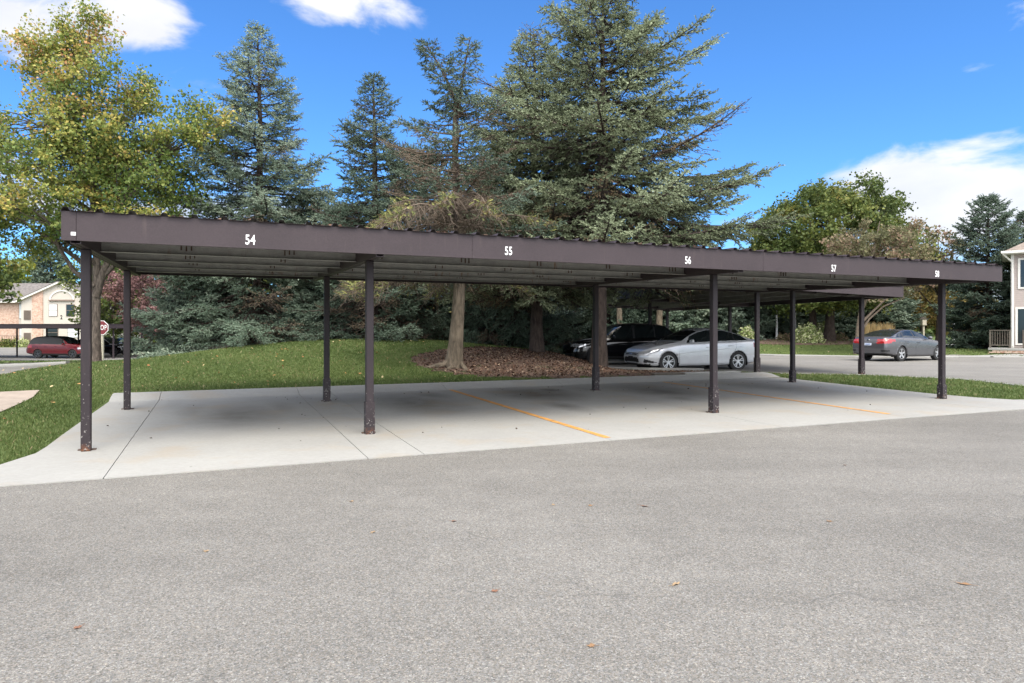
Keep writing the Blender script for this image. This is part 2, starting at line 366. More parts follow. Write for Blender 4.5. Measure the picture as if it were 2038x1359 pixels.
def mat_brick():
    m, nt, b, o = new_mat('far_brick'); q = NB(nt); p = q.coord('Object')
    mp = q.n('ShaderNodeMapping'); mp.inputs['Rotation'].default_value = (math.radians(90), 0, 0); q.l(p, mp.inputs[0])
    t = q.n('ShaderNodeTexBrick'); q.l(mp.outputs[0], t.inputs['Vector']); t.inputs['Scale'].default_value = 1; t.inputs['Brick Width'].default_value = .22; t.inputs['Row Height'].default_value = .075
    t.inputs['Mortar Size'].default_value = .008; t.inputs['Color1'].default_value = (.36, .17, .11, 1); t.inputs['Color2'].default_value = (.52, .33, .24, 1); t.inputs['Mortar'].default_value = (.5, .46, .4, 1)
    c = q.mix(q.ramp(q.noise(p, 3.5, 4, .7), [(.45, 0.), (.6, .7)]), t.outputs[0], (.62, .48, .38))
    c = q.mix(q.ramp(q.vor(p, 5, 'Distance'), [(.1, .5), (.3, 0.)]), c, (.30, .16, .12))
    q.l(c, b.inputs['Base Color']); b.inputs['Roughness'].default_value = .9; return m
def mat_glass(name='window_glass', col=(.02, .025, .03), rough=.04):
    m, nt, b, o = new_mat(name); b.inputs['Base Color'].default_value = c4(col); b.inputs['Roughness'].default_value = rough
    b.inputs['Specular IOR Level'].default_value = .6; return m
M = dict(
    asphalt=mat_asphalt('asphalt', .182), asphalt_far=mat_asphalt('court_asphalt', .20, .5, False), asphalt_dark=mat_asphalt('asphalt_left', .18, .5, False),
    concrete=mat_concrete('pad_concrete', .335), kerb=mat_concrete('kerb_concrete', .30, False), walk=mat_concrete('walk_concrete', .33, False),
    tanwalk=simple('tan_walk', (.31, .255, .205), .9, var=.12, scale=5), joint=simple('joint_filler', (.06, .055, .045), .9), lawn=mat_lawn(), mulch=mat_mulch(),
    brown=mat_paintmetal('brown_painted_steel', (.046, .034, .038)), post=mat_paintmetal('brown_post_paint', (.027, .020, .023), True),
    under=mat_galv(), white=simple('white_vinyl', (.8, .8, .8), .5, var=.03), orange=simple('orange_line_paint', (.55, .27, .07), .8, var=.25, scale=9),
    rust=simple('rusty_fixing', (.085, .05, .035), .9), brick=mat_brick(), glass=mat_glass(),
    cream=simple('cream_siding', (.50, .46, .40), .8, var=.05), trim=simple('white_trim', (.72, .70, .65), .6, var=.04),
    shingle=simple('grey_shingles', (.15, .135, .125), .95, var=.35, scale=3, bump=.3), shingle2=simple('brown_shingles', (.22, .18, .15), .95, var=.3, scale=4, bump=.3),
    siding=simple('taupe_siding', (.42, .36, .33), .75, var=.05), blind=simple('closed_blind', (.62, .66, .66), .6, var=.04), dark=simple('dark_void', (.015, .015, .016), .8),
    louver=simple('brown_louver', (.20, .15, .12), .8), wood=simple('weathered_wood', (.10, .085, .068), .85, var=.25, scale=14), palewood=simple('pale_post_wood', (.55, .50, .40), .8),
    bark_grey=mat_bark('maple_bark', (.045, .035, .028), (.16, .13, .105)), bark_pine=mat_bark('flaky_spruce_bark', (.075, .06, .042), (.20, .16, .115), 9),
    bark_dark=mat_bark('dark_spruce_bark', (.028, .019, .015), (.085, .062, .05)), twig=simple('dry_twig', (.15, .115, .085), .9, var=.3, scale=8),
    tyre=simple('tyre_rubber', (.02, .02, .021), .8), rim=simple('alloy_rim', (.62, .62, .63), .3, .85), rim_dark=simple('dark_alloy_rim', (.16, .16, .17), .35, .8),
    blackplastic=simple('black_trim', (.012, .012, .013), .5), chrome=simple('chrome', (.7, .7, .72), .12, 1), lampred=simple('red_lamp', (.34, .01, .012), .12, var=.05, coat=1),
    lampclear=simple('clear_lamp', (.55, .56, .58), .08, .5, coat=1), carglass=mat_glass('car_glass', (.012, .016, .017), .03),
    signred=simple('stop_sign_face', (.18, .02, .028), .5, var=.06), grasstan=simple('dry_grass_blades', (.42, .30, .14), .9, var=.25),
)
# ------------------------------------------------------------------ the ground
def grid_terrain():
    xs = np.concatenate([-np.geomspace(40, 900, 26)[::-1], np.arange(-39.5, 40, .5), np.geomspace(40.4, 900, 26)])
    ys = np.concatenate([-np.geomspace(8, 600, 16)[::-1], np.arange(-7.5, 60, .5), np.geomspace(60.4, 1500, 40)])
    X, Y = np.meshgrid(xs, ys); Z = H(X, Y)
    # distant land rises a touch so the horizon is closed by it
    V = np.column_stack([X.ravel(), Y.ravel(), Z.ravel()]); nx = len(xs); ny = len(ys)
    i, j = np.meshgrid(np.arange(nx - 1), np.arange(ny - 1)); a = (j * nx + i).ravel()
    Fq = np.column_stack([a, a + 1, a + nx + 1, a + nx])
    return npmesh('lawn_ground', V, Fq, smooth=True)
tag(link('lawn_ground', grid_terrain(), M['lawn']), kind='structure')

def SP(pts): return [W(s, d)[:2] for s, d in pts]
# driveway of speckled asphalt in front
drape('asphalt_driveway', SP([(-70, -1.62), (-12, -1.62), (-.45, -1.6), (6, -1.6), (15.4, -1.62), (30, -1.68), (60, -1.7), (60, -40), (-70, -40)]), 1.5, .008, M['asphalt'], kind='structure')
# parking pad : cast panels with joints, a rolled kerb behind
pad = empty('parking_pad', W(0, 0), kind='structure')
PADH = lambda x, y: .0145 * np.clip(SD(x, y)[1] + 1.5, 0, 7.3)
def pad_panel(name, pts, res=.5, th=.10, mat=None, extra=None):
    """panel with outline in (s,d), real edge thickness, open joint around it"""
    P = SP(pts)
    o = drape(name, P, res, .018, mat or M['concrete'], hfun=(lambda x, y: H(x, y) if extra is None else H(x, y) + extra(x, y)))
    bm = bmesh.new(); bm.from_mesh(o.data)
    be = [e for e in bm.edges if len(e.link_faces) == 1]
    r = bmesh.ops.extrude_edge_only(bm, edges=be); vs_ = [g for g in r['geom'] if isinstance(g, bmesh.types.BMVert)]
    for v in vs_: v.co.z -= th
    bm.to_mesh(o.data); bm.free(); o.parent = pad; o.matrix_parent_inverse = Matrix.Translation(pad.location).inverted()
    o.data.polygons.foreach_set('use_smooth', [False] * len(o.data.polygons))
    return o
drape('joint_bed', SP([(-.3, -1.45), (15.2, -1.45), (15.2, 5.7), (-.35, 5.7)]), .6, .003, M['joint'], kind='structure')
J = [-.45, .38, 2.87, 3.5, 5.95, 8.8, 11.5, 13.9, 15.35]; g = .0045
for k in range(len(J) - 1):
    a, b_ = J[k] + g, J[k + 1] - g
    if k == 0: pts = [(-.47, -1.6), (b_, -1.6), (b_, 5.10), (-.43, 5.10), (-.45, 3.4), (-.47, 1.2), (-.47, .45), (-.49, .05), (-.62, -.34), (-.68, -.52), (-.66, -1.0)]
    elif k == len(J) - 2: pts = [(a, -1.6), (15.9, -1.62), (15.8, -.6), (15.5, -.1), (15.35, .7), (15.3, 2.4), (15.42, 4.3), (15.5, 5.10), (a, 5.10)]
    else: pts = [(a, -1.6), (b_, -1.6), (b_, 5.10), (a, 5.10)]
    pad_panel('concrete_panel', pts)
    # rolled kerb piece behind the panel
    aa, bb = (-.43 if k == 0 else a), (15.5 if k == len(J) - 2 else b_)
    n = 5; prof = [(5.115, .016), (5.25, .045), (5.42, .085), (5.60, .105), (5.80, .108), (5.84, .06), (5.84, -.1)]
    V = []; Fc = []
    for i in range(n + 1):
        s_ = aa + (bb - aa) * i / n
        for d_, hz in prof:
            x, y, _ = W(s_, d_); V.append((x, y, float(PADH(x, y)) + hz))
    m_ = len(prof)
    for i in range(n):
        for j in range(m_ - 1): Fc.append((i * m_ + j, (i + 1) * m_ + j, (i + 1) * m_ + j + 1, i * m_ + j + 1))
    Fc += [tuple(range(m_))[::-1], tuple(n * m_ + j for j in range(m_))]
    mb = MB(); mb.add(V, Fc); o = mb.put('kerb_piece', M['concrete']); o.parent = pad; o.matrix_parent_inverse = Matrix.Translation(pad.location).inverted()
pad_panel('apron_strip', [(-.48, -1.6), (-.672, -1.0), (-.70, -.535), (-.86, -.62), (-1.3, -.70), (-2.2, -.76), (-7, -.8), (-22, -.8), (-22, -1.62), (-7, -1.62)])
pad_panel('apron_strip', [(15.93, -1.62), (45, -1.7), (45, -.95), (22, -.9), (17.5, -.86), (16.4, -.8), (15.82, -.62)])
# orange stall lines, slightly worn
for s0, da, db in ((5.99, -1.45, 5.0), (11.53, -1.2, 5.0)):
    mb = MB(); n = 40; Z0 = lambda d_: float(PADH(*W(s0, d_)[:2])) + .022
    V = []; Fc = []
    for i in range(n + 1):
        d_ = da + (db - da) * i / n; wv = .05 + .007 * math.sin(i * 2.1) * math.cos(i * .7)
        for sg in (-1, 1): V.append(W(s0 + sg * wv, d_, Z0(d_)))
    for i in range(n): Fc.append((2 * i, 2 * i + 1, 2 * i + 3, 2 * i + 2))
    o = link('stall_line', pymesh('stall_line', V, Fc), M['orange']); o.parent = pad; o.matrix_parent_inverse = Matrix.Translation(pad.location).inverted()

# paving elsewhere
u2 = lambda w, l: tuple(C2O + C2W * w + C2U * l)
COURT = [(6.3, 22.1), (8.05, 20.75), (10.7, 20.8), (12.7, 19.3), (12.75, 16.9), (14.5, 14.6), (19, 13.5), (45, 16), (60, 35), (25.6, 33.6), (24.4, 37.5), (17.2, 34.0), (13.6, 36.0), (12.5, 39), (10, 43), (-4, 44), (-4, 41.3), (1.2, 40), (1.3, 33), (2.5, 27), (3.45, 23.1), (4.6, 22.4)]
drape('parking_court', COURT, 1.0, .02, M['asphalt_far'], kind='structure')
drape('left_lane', [(-16.0, 24.7), (-14.9, 20.4), (-14.3, 19.25), (-20, 16.6), (-34, 12), (-50, 8), (-50, 24), (-28, 23.6), (-20, 24.0)], 1.0, .02, M['asphalt_dark'], kind='structure')
drape('left_parking_lot', [(-62, 45.5), (-22, 44.6), (-15, 46), (-15, 86), (-80, 86)], 3, .03, M['asphalt_far'], kind='structure')
drape('walkway', [(-9.0, 12.95), (-7.95, 10.6), (-7.7, 9.6), (-12, 7.0), (-14, 11)], .5, .022, M['tanwalk'], kind='structure')
drape('walkway_left_far', [(-62, 43.2), (-26, 42.6), (-22.5, 43.8), (-62, 44.9)], 1.5, .04, M['walk'], kind='structure')
drape('walkway_to_porch', [(21.5, 34.4), (24.0, 34.0), (28.5, 36.5), (35, 33.6), (35, 35.2), (28.4, 38.4)], .8, .03, M['walk'], kind='structure')
drape('walkway_far_right', [(24, 52), (36, 49), (36, 51), (25, 54.5)], 1.5, .03, M['walk'], kind='structure')
def kerb_run(name, pts, w=.16, h=.12, mat=None, label=None):
    """swept kerb along a polyline"""
    P = []
    for a, b_ in zip(pts, pts[1:]):
        a, b_ = np.array(a), np.array(b_); n = max(1, int(np.linalg.norm(b_ - a) / 1.0)); P += [a + (b_ - a) * k / n for k in range(n)]
    P.append(np.array(pts[-1])); V = []; Fc = []
    for i, p in enumerate(P):
        t = P[min(i + 1, len(P) - 1)] - P[max(i - 1, 0)]; t /= np.linalg.norm(t); nrm = np.array([-t[1], t[0]]); z = float(H(*p))
        for o_, hz in ((-.5, -.1), (-.5, .6), (-.42, 1.), (.42, 1.), (.5, .6), (.5, -.1)):
            q = p + nrm * w * o_; V.append((q[0], q[1], z + h * hz))
    for i in range(len(P) - 1):
        for j in range(5): Fc.append((i * 6 + j, (i + 1) * 6 + j, (i + 1) * 6 + j + 1, i * 6 + j + 1))
    Fc += [tuple(range(6))[::-1], tuple((len(P) - 1) * 6 + j for j in range(6))]
    mb = MB(); mb.add(V, Fc); return tag(mb.put(name, mat or M['kerb']), kind='structure')
kerb_run('kerb_court_far', [(13.4, 36.6), (13.9, 35.9), (17.2, 34.2), (19.5, 34.0), (22.2, 34.0)], .45, .10)
kerb_run('kerb_court_right', [(24.0, 34.0), (27, 33.7), (40, 33.4)], .3, .08)
kerb_run('kerb_court_left', [(-4, 41.2), (1.0, 40.0), (1.2, 33), (2.4, 27), (3.3, 23.2), (4.5, 22.3), (6.2, 22.0)], .2, .10)
kerb_run('kerb_left_lane', [(-50, 24.2), (-28, 23.8), (-20, 24.2), (-16.2, 24.8)], .35, .12)
kerb_run('kerb_court_near', [(8.1, 20.6), (10.7, 20.65), (12.6, 19.2), (12.65, 16.9), (14.4, 14.4)], .12, .03)
# stub kerb by the court corner
mb = MB(); a = W(12.1, 6.15); b_ = W(14.9, 5.98)
for w0, w1, nm, mt in ((0, .34, 'kerb_stub_timber', 'wood'), (.345, 1, 'kerb_stub_concrete', 'kerb')):
    pa = Vector(a).lerp(Vector(b_), w0); pb = Vector(a).lerp(Vector(b_), w1); t = (pb - pa).normalized(); nn = Vector((-t.y, t.x, 0)); z0 = .05
    mb = MB(); V = []
    for z in (z0, z0 + .19):
        for q in (pa, pb, pb + nn * .3, pa + nn * .3): V.append((q.x, q.y, z))
    mb.add(V, [(0, 3, 2, 1), (4, 5, 6, 7), (0, 1, 5, 4), (1, 2, 6, 5), (2, 3, 7, 6), (3, 0, 4, 7)])
    tag(mb.put(nm, M[mt], bevel=.015), kind='structure')
# mulch bed on the mound
MULCH = []
for x_, Y_ in ((-2.95, 19.6), (-2.3, 21.6), (-1.2, 23.6), (.8, 25.5), (2.6, 25.6), (2.7, 26), (3.1, 23.2), (4.4, 22.1), (6.1, 21.9), (7.0, 20.6), (5.9, 18.95), (4.6, 18.5), (3.0, 17.9), (1.2, 17.2), (-.5, 16.9), (-1.6, 17.3), (-2.6, 18.2)):
    MULCH.append((x_, Y_))
M2 = []
for i in range(len(MULCH)):
    a, b_ = np.array(MULCH[i]), np.array(MULCH[(i + 1) % len(MULCH)])
    for k in range(5):
        p = a + (b_ - a) * k / 5; M2.append(tuple(p + .16 * np.array([math.sin(i * 5.1 + k * 2.3), math.cos(i * 3.7 + k * 1.9)])))
MULCH = M2
drape('mulch_bed', MULCH, .25, .012, M['mulch'], kind='structure')
drape('mulch_ring', [(-15.35 + .95 * (1 + .2 * math.sin(3 * t)) * math.cos(t), 25.2 + .95 * math.sin(t)) for t in np.linspace(0, 2 * math.pi, 24)[:-1]], .3, .03, M['mulch'], kind='structure')
drape('mulch_bed_left', [(-16.5 + 5.2 * (1 + .15 * math.sin(4 * t)) * math.cos(t), 30.5 + 3 * math.sin(t)) for t in np.linspace(0, 2 * math.pi, 40)[:-1]], .6, .02, M['mulch'], kind='structure')
drape('leaf_litter_bed', [(19.0 + 6.5 * (1 + .12 * math.sin(5 * t)) * math.cos(t), 47.5 + 4.6 * math.sin(t)) for t in np.linspace(0, 2 * math.pi, 40)[:-1]], 1., .02, M['mulch'], kind='structure')

# ------------------------------------------------------------------ main carport
HB, GS, OV, DR, FH = 2.3298, .0162, .6697, 5.4726, .3045
SL, SR, SB, SC, SDD, DP = -.1241, 15.38, 3.2138, 8.9151, 14.5977, 3.8263
cp = empty('carport', W(0, 0), YAW, 'long brown steel carport over the bare concrete bays, numbered 54 to 58 on its fascia', 'carport')
RZ = lambda d: HB + .03 + GS * d           # underside of fascia / purlins
def make_carport_post(parent, x, y, z0, z1, sleeve, mat, name='post', w=.098):
    mb = MB(); h = w / 2; mb.box(x - h, x + h, y - h, y + h, z0, z1); p = mb.put(name, mat, parent, bevel=.008)
    if sleeve:
        k = h + .012; q = MB()
        for sx, sy, ex, ey in ((-k, -k, k, -h - .001), (-k, h + .001, k, k), (-k, -h - .0005, -h - .001, h + .0005), (h + .001, -h - .0005, k, h + .0005)):
            q.box(x + sx, x + ex, y + sy, y + ey, z0, z0 + sleeve)
        q.put('base_sleeve', mat, p)
    q = MB(); q.box(x - .09, x + .09, y - .012 + h, y + .09, z0 - .001, z0 + .012); q.put('base_plate', M['rust'], p)
    return p
for s_, sl1, sl2 in ((0, 0, 0), (SB, .42, .42), (SC, .42, .5), (SDD, .28, .3)):
    for d_, sl in ((0, sl1), (DP, sl2)):
        wx, wy, _ = W(s_, d_); z0 = float(PADH(wx, wy)) + .018
        make_carport_post(cp, s_, d_, z0, HB + GS * d_ - .001, sl, M['post'])
def channel(prof_y, x0, x1, z, dep, t=.006, lip=.06, flip=1):
    """C purlin running along x, web facing -y"""
    mb = MB(); y = prof_y
    mb.box(x0, x1, y, y + t, z, z + dep)
    mb.box(x0, x1, y + t, y + lip, z, z + t) if flip > 0 else mb.box(x0, x1, y - lip, y, z, z + t)
    mb.box(x0, x1, y + t, y + lip, z + dep - t, z + dep)
    return mb
for k, d_ in enumerate((.72, 2.05, 3.38, 4.65)):
    channel(d_, SL + .1, SR - .06, RZ(d_) + .003, .235, flip=-1).put('purlin', M['under'], cp)
# transverse beams on the posts
for s_ in (0, SB, SC, SDD):
    for side in (-1, 1):
        x = s_ + side * .045; V = []
        mb = MB()
        y0, y1 = -OV + .03, DR - .05
        for xx0, xx1, za, zb in ((x - .004, x + .004, 0, .205), (min(x, x - side * .04), max(x, x - side * .04), 0, .007)):
            za2, zb2 = za, zb
            mb.add([(xx0, y0, HB + GS * y0 + za2), (xx1, y0, HB + GS * y0 + za2), (xx1, y1, HB + GS * y1 + za2), (xx0, y1, HB + GS * y1 + za2),
                    (xx0, y0, HB + GS * y0 + zb2), (xx1, y0, HB + GS * y0 + zb2), (xx1, y1, HB + GS * y1 + zb2), (xx0, y1, HB + GS * y1 + zb2)],
                   [(0, 3, 2, 1), (4, 5, 6, 7), (0, 1, 5, 4), (1, 2, 6, 5), (2, 3, 7, 6), (3, 0, 4, 7)])
        mb.put('beam', M['brown'], cp)
# fascia panels, front / back / ends
def s_at(xpix, d):      # s of the fascia point seen in photograph column xpix
    u = (xpix - 1019) / F; x0, y0, _ = W(0, d)
    return (u * y0 - x0) / (cu - u * su)
SJ = s_at(1519, -OV)
def fascia(x0, x1, y, sgn, name='fascia_panel'):
    z = RZ(y); mb = MB(); e = .002
    mb.box(x0 + e, x1 - e, y, y + .004 * sgn, z, z + FH) if sgn > 0 else mb.box(x0 + e, x1 - e, y - .004, y, z, z + FH)
    a, b2 = (y + .004, y + .05) if sgn > 0 else (y - .05, y - .004)
    mb.box(x0 + e, x1 - e, a, b2, z, z + .004); mb.box(x0 + e, x1 - e, a, b2, z + FH - .004, z + FH)
    return mb.put(name, M['brown'], cp)
fasc = {}
for i, (a, b_) in enumerate(((SL, SL + .135), (SL + .135, s_at(940, -OV)), (s_at(940, -OV), SJ), (SJ, SR))):
    fasc[i] = fascia(a, b_, -OV, 1, 'corner_trim' if i == 0 else 'fascia_panel')
for a, b_ in ((SL, 7.6), (7.6, SR)): fascia(a, b_, DR, -1)
for x in (SL, SR):
    mb = MB(); y0, y1 = -OV + .006, DR - .006; xa, xb = (x, x + .004) if x == SL else (x - .004, x)
    mb.add([(xa, y0, RZ(y0)), (xb, y0, RZ(y0)), (xb, y1, RZ(y1)), (xa, y1, RZ(y1)), (xa, y0, RZ(y0) + FH), (xb, y0, RZ(y0) + FH), (xb, y1, RZ(y1) + FH), (xa, y1, RZ(y1) + FH)],
           [(0, 3, 2, 1), (4, 5, 6, 7), (0, 1, 5, 4), (1, 2, 6, 5), (2, 3, 7, 6), (3, 0, 4, 7)])
    mb.put('end_fascia', M['brown'], cp)
# corrugated roof sheets : ribs run front to back
def roof_sheet(wid, nr, y0, y1):
    prof = [(0, 0)]; pitch = wid / nr
    for i in range(nr):
        c = pitch * (i + .18); prof += [(c - .040, 0), (c - .020, .034), (c + .020, .034), (c + .040, 0)]
    prof.append((wid - .001, 0)); V = []; Fc = []; n = len(prof)
    for (x, z) in prof:
        for y in (y0, y1): V.append((x, y, RZ(y) + FH + .003 + z))
    for (x, z) in prof:
        for y in (y0, y1): V.append((x, y, RZ(y) + FH + .0015 + z))
    for i in range(n - 1):
        Fc.append((2 * i, 2 * i + 2, 2 * i + 3, 2 * i + 1)); Fc.append((2 * n + 2 * i, 2 * n + 2 * i + 1, 2 * n + 2 * i + 3, 2 * n + 2 * i + 2))
        Fc.append((2 * i, 2 * n + 2 * i, 2 * n + 2 * i + 2, 2 * i + 2)); Fc.append((2 * i + 1, 2 * i + 3, 2 * n + 2 * i + 3, 2 * n + 2 * i + 1))
    return pymesh('roof_sheet', V, Fc)
NSH = 17; wsh = (SR - SL + .02) / NSH; rs = roof_sheet(wsh, 3, -OV - .035, DR + .02); rs.materials.append(M['brown'])
for k in range(NSH): link('roof_sheet', rs, None, cp, (SL - .01 + k * wsh, 0, 0))
# rusty fixing stubs under the roof
mb = MB()
for s_ in np.arange(1.0, 15, 1.27):
    for d_ in (.72, 2.05, 3.38, 4.65):
        for q_ in (-.06, .0, .06):
            if rng.random() < .8:
                z = RZ(d_) + .05 + rng.random() * .02; mb.box(s_ + q_ - .008, s_ + q_ + .008, d_ - .010, d_ - .001, z, z + .10 + rng.random() * .06)
tag(mb.put('rusty_streak_clips', M['rust'], cp), kind='stuff')
# painted stall numbers, cut digits a couple of millimetres proud
def text_mesh(txt, size, xs=.62, bold=.012):
    cv = bpy.data.curves.new('t', 'FONT'); cv.body = txt; cv.size = size; cv.offset = bold * size; cv.extrude = .0008; cv.align_x = 'CENTER'; cv.align_y = 'CENTER'; cv.space_character = 1.10
    o = bpy.data.objects.new('t', cv); COL.objects.link(o); bpy.context.view_layer.update()
    me = bpy.data.meshes.new_from_object(o.evaluated_get(bpy.context.evaluated_depsgraph_get())); bpy.data.objects.remove(o); bpy.data.curves.remove(cv)
    for v in me.vertices: v.co.x *= xs
    return me
def put_text(txt, size, mat, parent, loc, rx=90, xs=.62, bold=.03, name='number', rz=0):
    me = text_mesh(txt, size, xs, bold); me.transform(Matrix.Rotation(math.radians(rz), 4, 'Z') @ Matrix.Rotation(math.radians(rx), 4, 'X')); o = link(name, me, mat, parent, loc); return o
for txt, xp, yp in (('54', 498, 478), ('55', 1012, 500), ('56', 1369, 518.5), ('57', 1659, 534.5), ('58', 1865, 545.5)):
    s_ = s_at(xp, -OV); wy = W(s_, -OV)[1]; z = CAMZ - (yp - HY) / F * wy
    put_text(txt, .155, M['white'], cp, (s_, -OV - .003, z), name='bay_number', xs=.68, bold=.022)
mb = MB(); s_ = s_at(146, -OV); wy = W(s_, -OV)[1]; z = CAMZ - (465 - HY) / F * wy; mb.box(s_ - .022, s_ + .022, -OV - .003, -OV, z - .018, z + .018); mb.put('white_sticker', M['white'], cp)
mb = MB(); mb.box(s_ - .010, s_ + .012, -OV - .004, -OV - .003, z - .006, z + .007); mb.put('sticker_print', M['under'], cp)

# ------------------------------------------------------------------ second carport over the parked cars, long axis away from the camera
ang2 = math.atan2(C2W[1], C2W[0])
c2 = empty('carport', (C2O[0], C2O[1], 0), ang2, 'brown steel carport over the silver sedan and black SUV, behind the numbered one', 'carport')
# local x = across (w), y = away (u); falls to the right
W2 = -3.55; ze = lambda x: 2.38 - .045 * (x - .9)
for y_ in (0, 7.6, 13.5):
    for x_ in (0, W2):
        zg = .02 if x_ == 0 or y_ > 1 else .09
        make_carport_post(c2, x_, y_, zg, ze(x_) - .02, .5 if y_ == 0 else 0, M['post'], w=.115)
    mb = MB(); mb.prism([(W2 - 1.0, ze(W2 - 1.0) - .02), (.85, ze(.85) - .02), (.85, ze(.85) + .18), (W2 - 1, ze(W2 - 1) + .18)], y_ - .05, y_ + .05); mb.put('beam', M['brown'], c2)
def slab2(x, y0, y1, t=.006, dep=.22, mat='under', name='purlin'):
    mb = MB(); z = ze(x); mb.box(x, x + t, y0, y1, z, z + dep); mb.box(x - .055, x, y0, y1, z, z + .005); mb.put(name, M[mat], c2)
for x_ in (-3.7, -2.7, -1.6, -.5): slab2(x_, -.55, 14.6)
for x_, nm in ((W2 - 1.25, 'side_fascia'), (.93, 'side_fascia')): slab2(x_, -.6, 14.8, mat='brown', dep=.31, name=nm)
for y_ in (-.62, 14.8):
    mb = MB(); xa, xb = W2 - 1.25, .936; mb.prism([(xa, ze(xa)), (xb, ze(xb)), (xb, ze(xb) + .31), (xa, ze(xa) + .31)], y_, y_ + .006); mb.put('end_fascia', M['brown'], c2)
for k in range(16):
    mb = MB(); xa, xb = W2 - 1.28, .97; y0 = -.64 + k * .965; zt = .315
    mb.prism([(xa, ze(xa) + zt), (xb, ze(xb) + zt), (xb, ze(xb) + zt + .004), (xa, ze(xa) + zt + .004)], y0, y0 + .962)
    for r in range(3): mb.prism([(xa, ze(xa) + zt + .0045), (xb, ze(xb) + zt + .0045), (xb, ze(xb) + zt + .034), (xa, ze(xa) + zt + .034)], y0 + .05 + r * .32, y0 + .11 + r * .32)
    mb.put('roof_sheet', M['brown'], c2)
for o in cp.children, c2.children: pass

# ------------------------------------------------------------------ far left carport
Z3 = 55.0; g3 = -.86
c3 = empty('carport', (px(216, 51.5), 51.5, g3), math.radians(171.5), 'distant brown carport sheltering the red SUV in front of the brick apartments', 'carport')
# local x runs to the left, y towards the camera
L3, D3 = 26.0, 4.6
for x_ in (.4, 6.2, 12.0, 17.8, 23.6):
    for y_ in (-1.0, -4.2): make_carport_post(c3, x_, y_, 0, 2.33, 0, M['brown'])
    mb = MB(); mb.box(x_ - .05, x_ + .05, -D3, -.1, 2.33, 2.5); mb.put('beam', M['brown'], c3)
for y_ in (0, -D3 - .5):
    mb = MB(); mb.box(-.1, L3, y_ - .004, y_, 2.36, 2.68); mb.put('side_fascia', M['brown'], c3)
for x_ in (-.1, L3): 
    mb = MB(); mb.box(x_, x_ + .004, -D3 - .496, -.008, 2.36, 2.68); mb.put('end_fascia', M['brown'], c3)
for y_ in (-1.2, -2.4, -3.6):
    mb = MB(); mb.box(0, L3 - .1, y_, y_ + .006, 2.38, 2.6); mb.put('purlin', M['under'], c3)
for k in range(13):
    mb = MB(); mb.box(-.12 + k * 2.01, -.12 + k * 2.01 + 2.0, -D3 - .53, .03, 2.685, 2.70); mb.put('roof_sheet', M['brown'], c3)
# ------------------------------------------------------------------ cars
def catmull(xk, yk, x):
    """monotone-ish cubic through the keys"""
    xk = np.asarray(xk, float); yk = np.asarray(yk, float); m = np.gradient(yk, xk)
    d = np.diff(yk) / np.diff(xk)
    for i in range(len(d)):
        if d[i] == 0: m[i] = m[i + 1] = 0
        else:
            a, b_ = m[i] / d[i], m[i + 1] / d[i]
            if a < 0: m[i] = 0
            if b_ < 0: m[i + 1] = 0
            s_ = a * a + b_ * b_
            if s_ > 9: t = 3 / math.sqrt(s_); m[i] = t * a * d[i]; m[i + 1] = t * b_ * d[i]
    x = np.clip(x, xk[0], xk[-1]); k = np.clip(np.searchsorted(xk, x) - 1, 0, len(xk) - 2); h = xk[k + 1] - xk[k]; t = (x - xk[k]) / h
    return (2*t**3-3*t**2+1)*yk[k] + (t**3-2*t**2+t)*h*m[k] + (-2*t**3+3*t**2)*yk[k+1] + (t**3-t**2)*h*m[k+1]
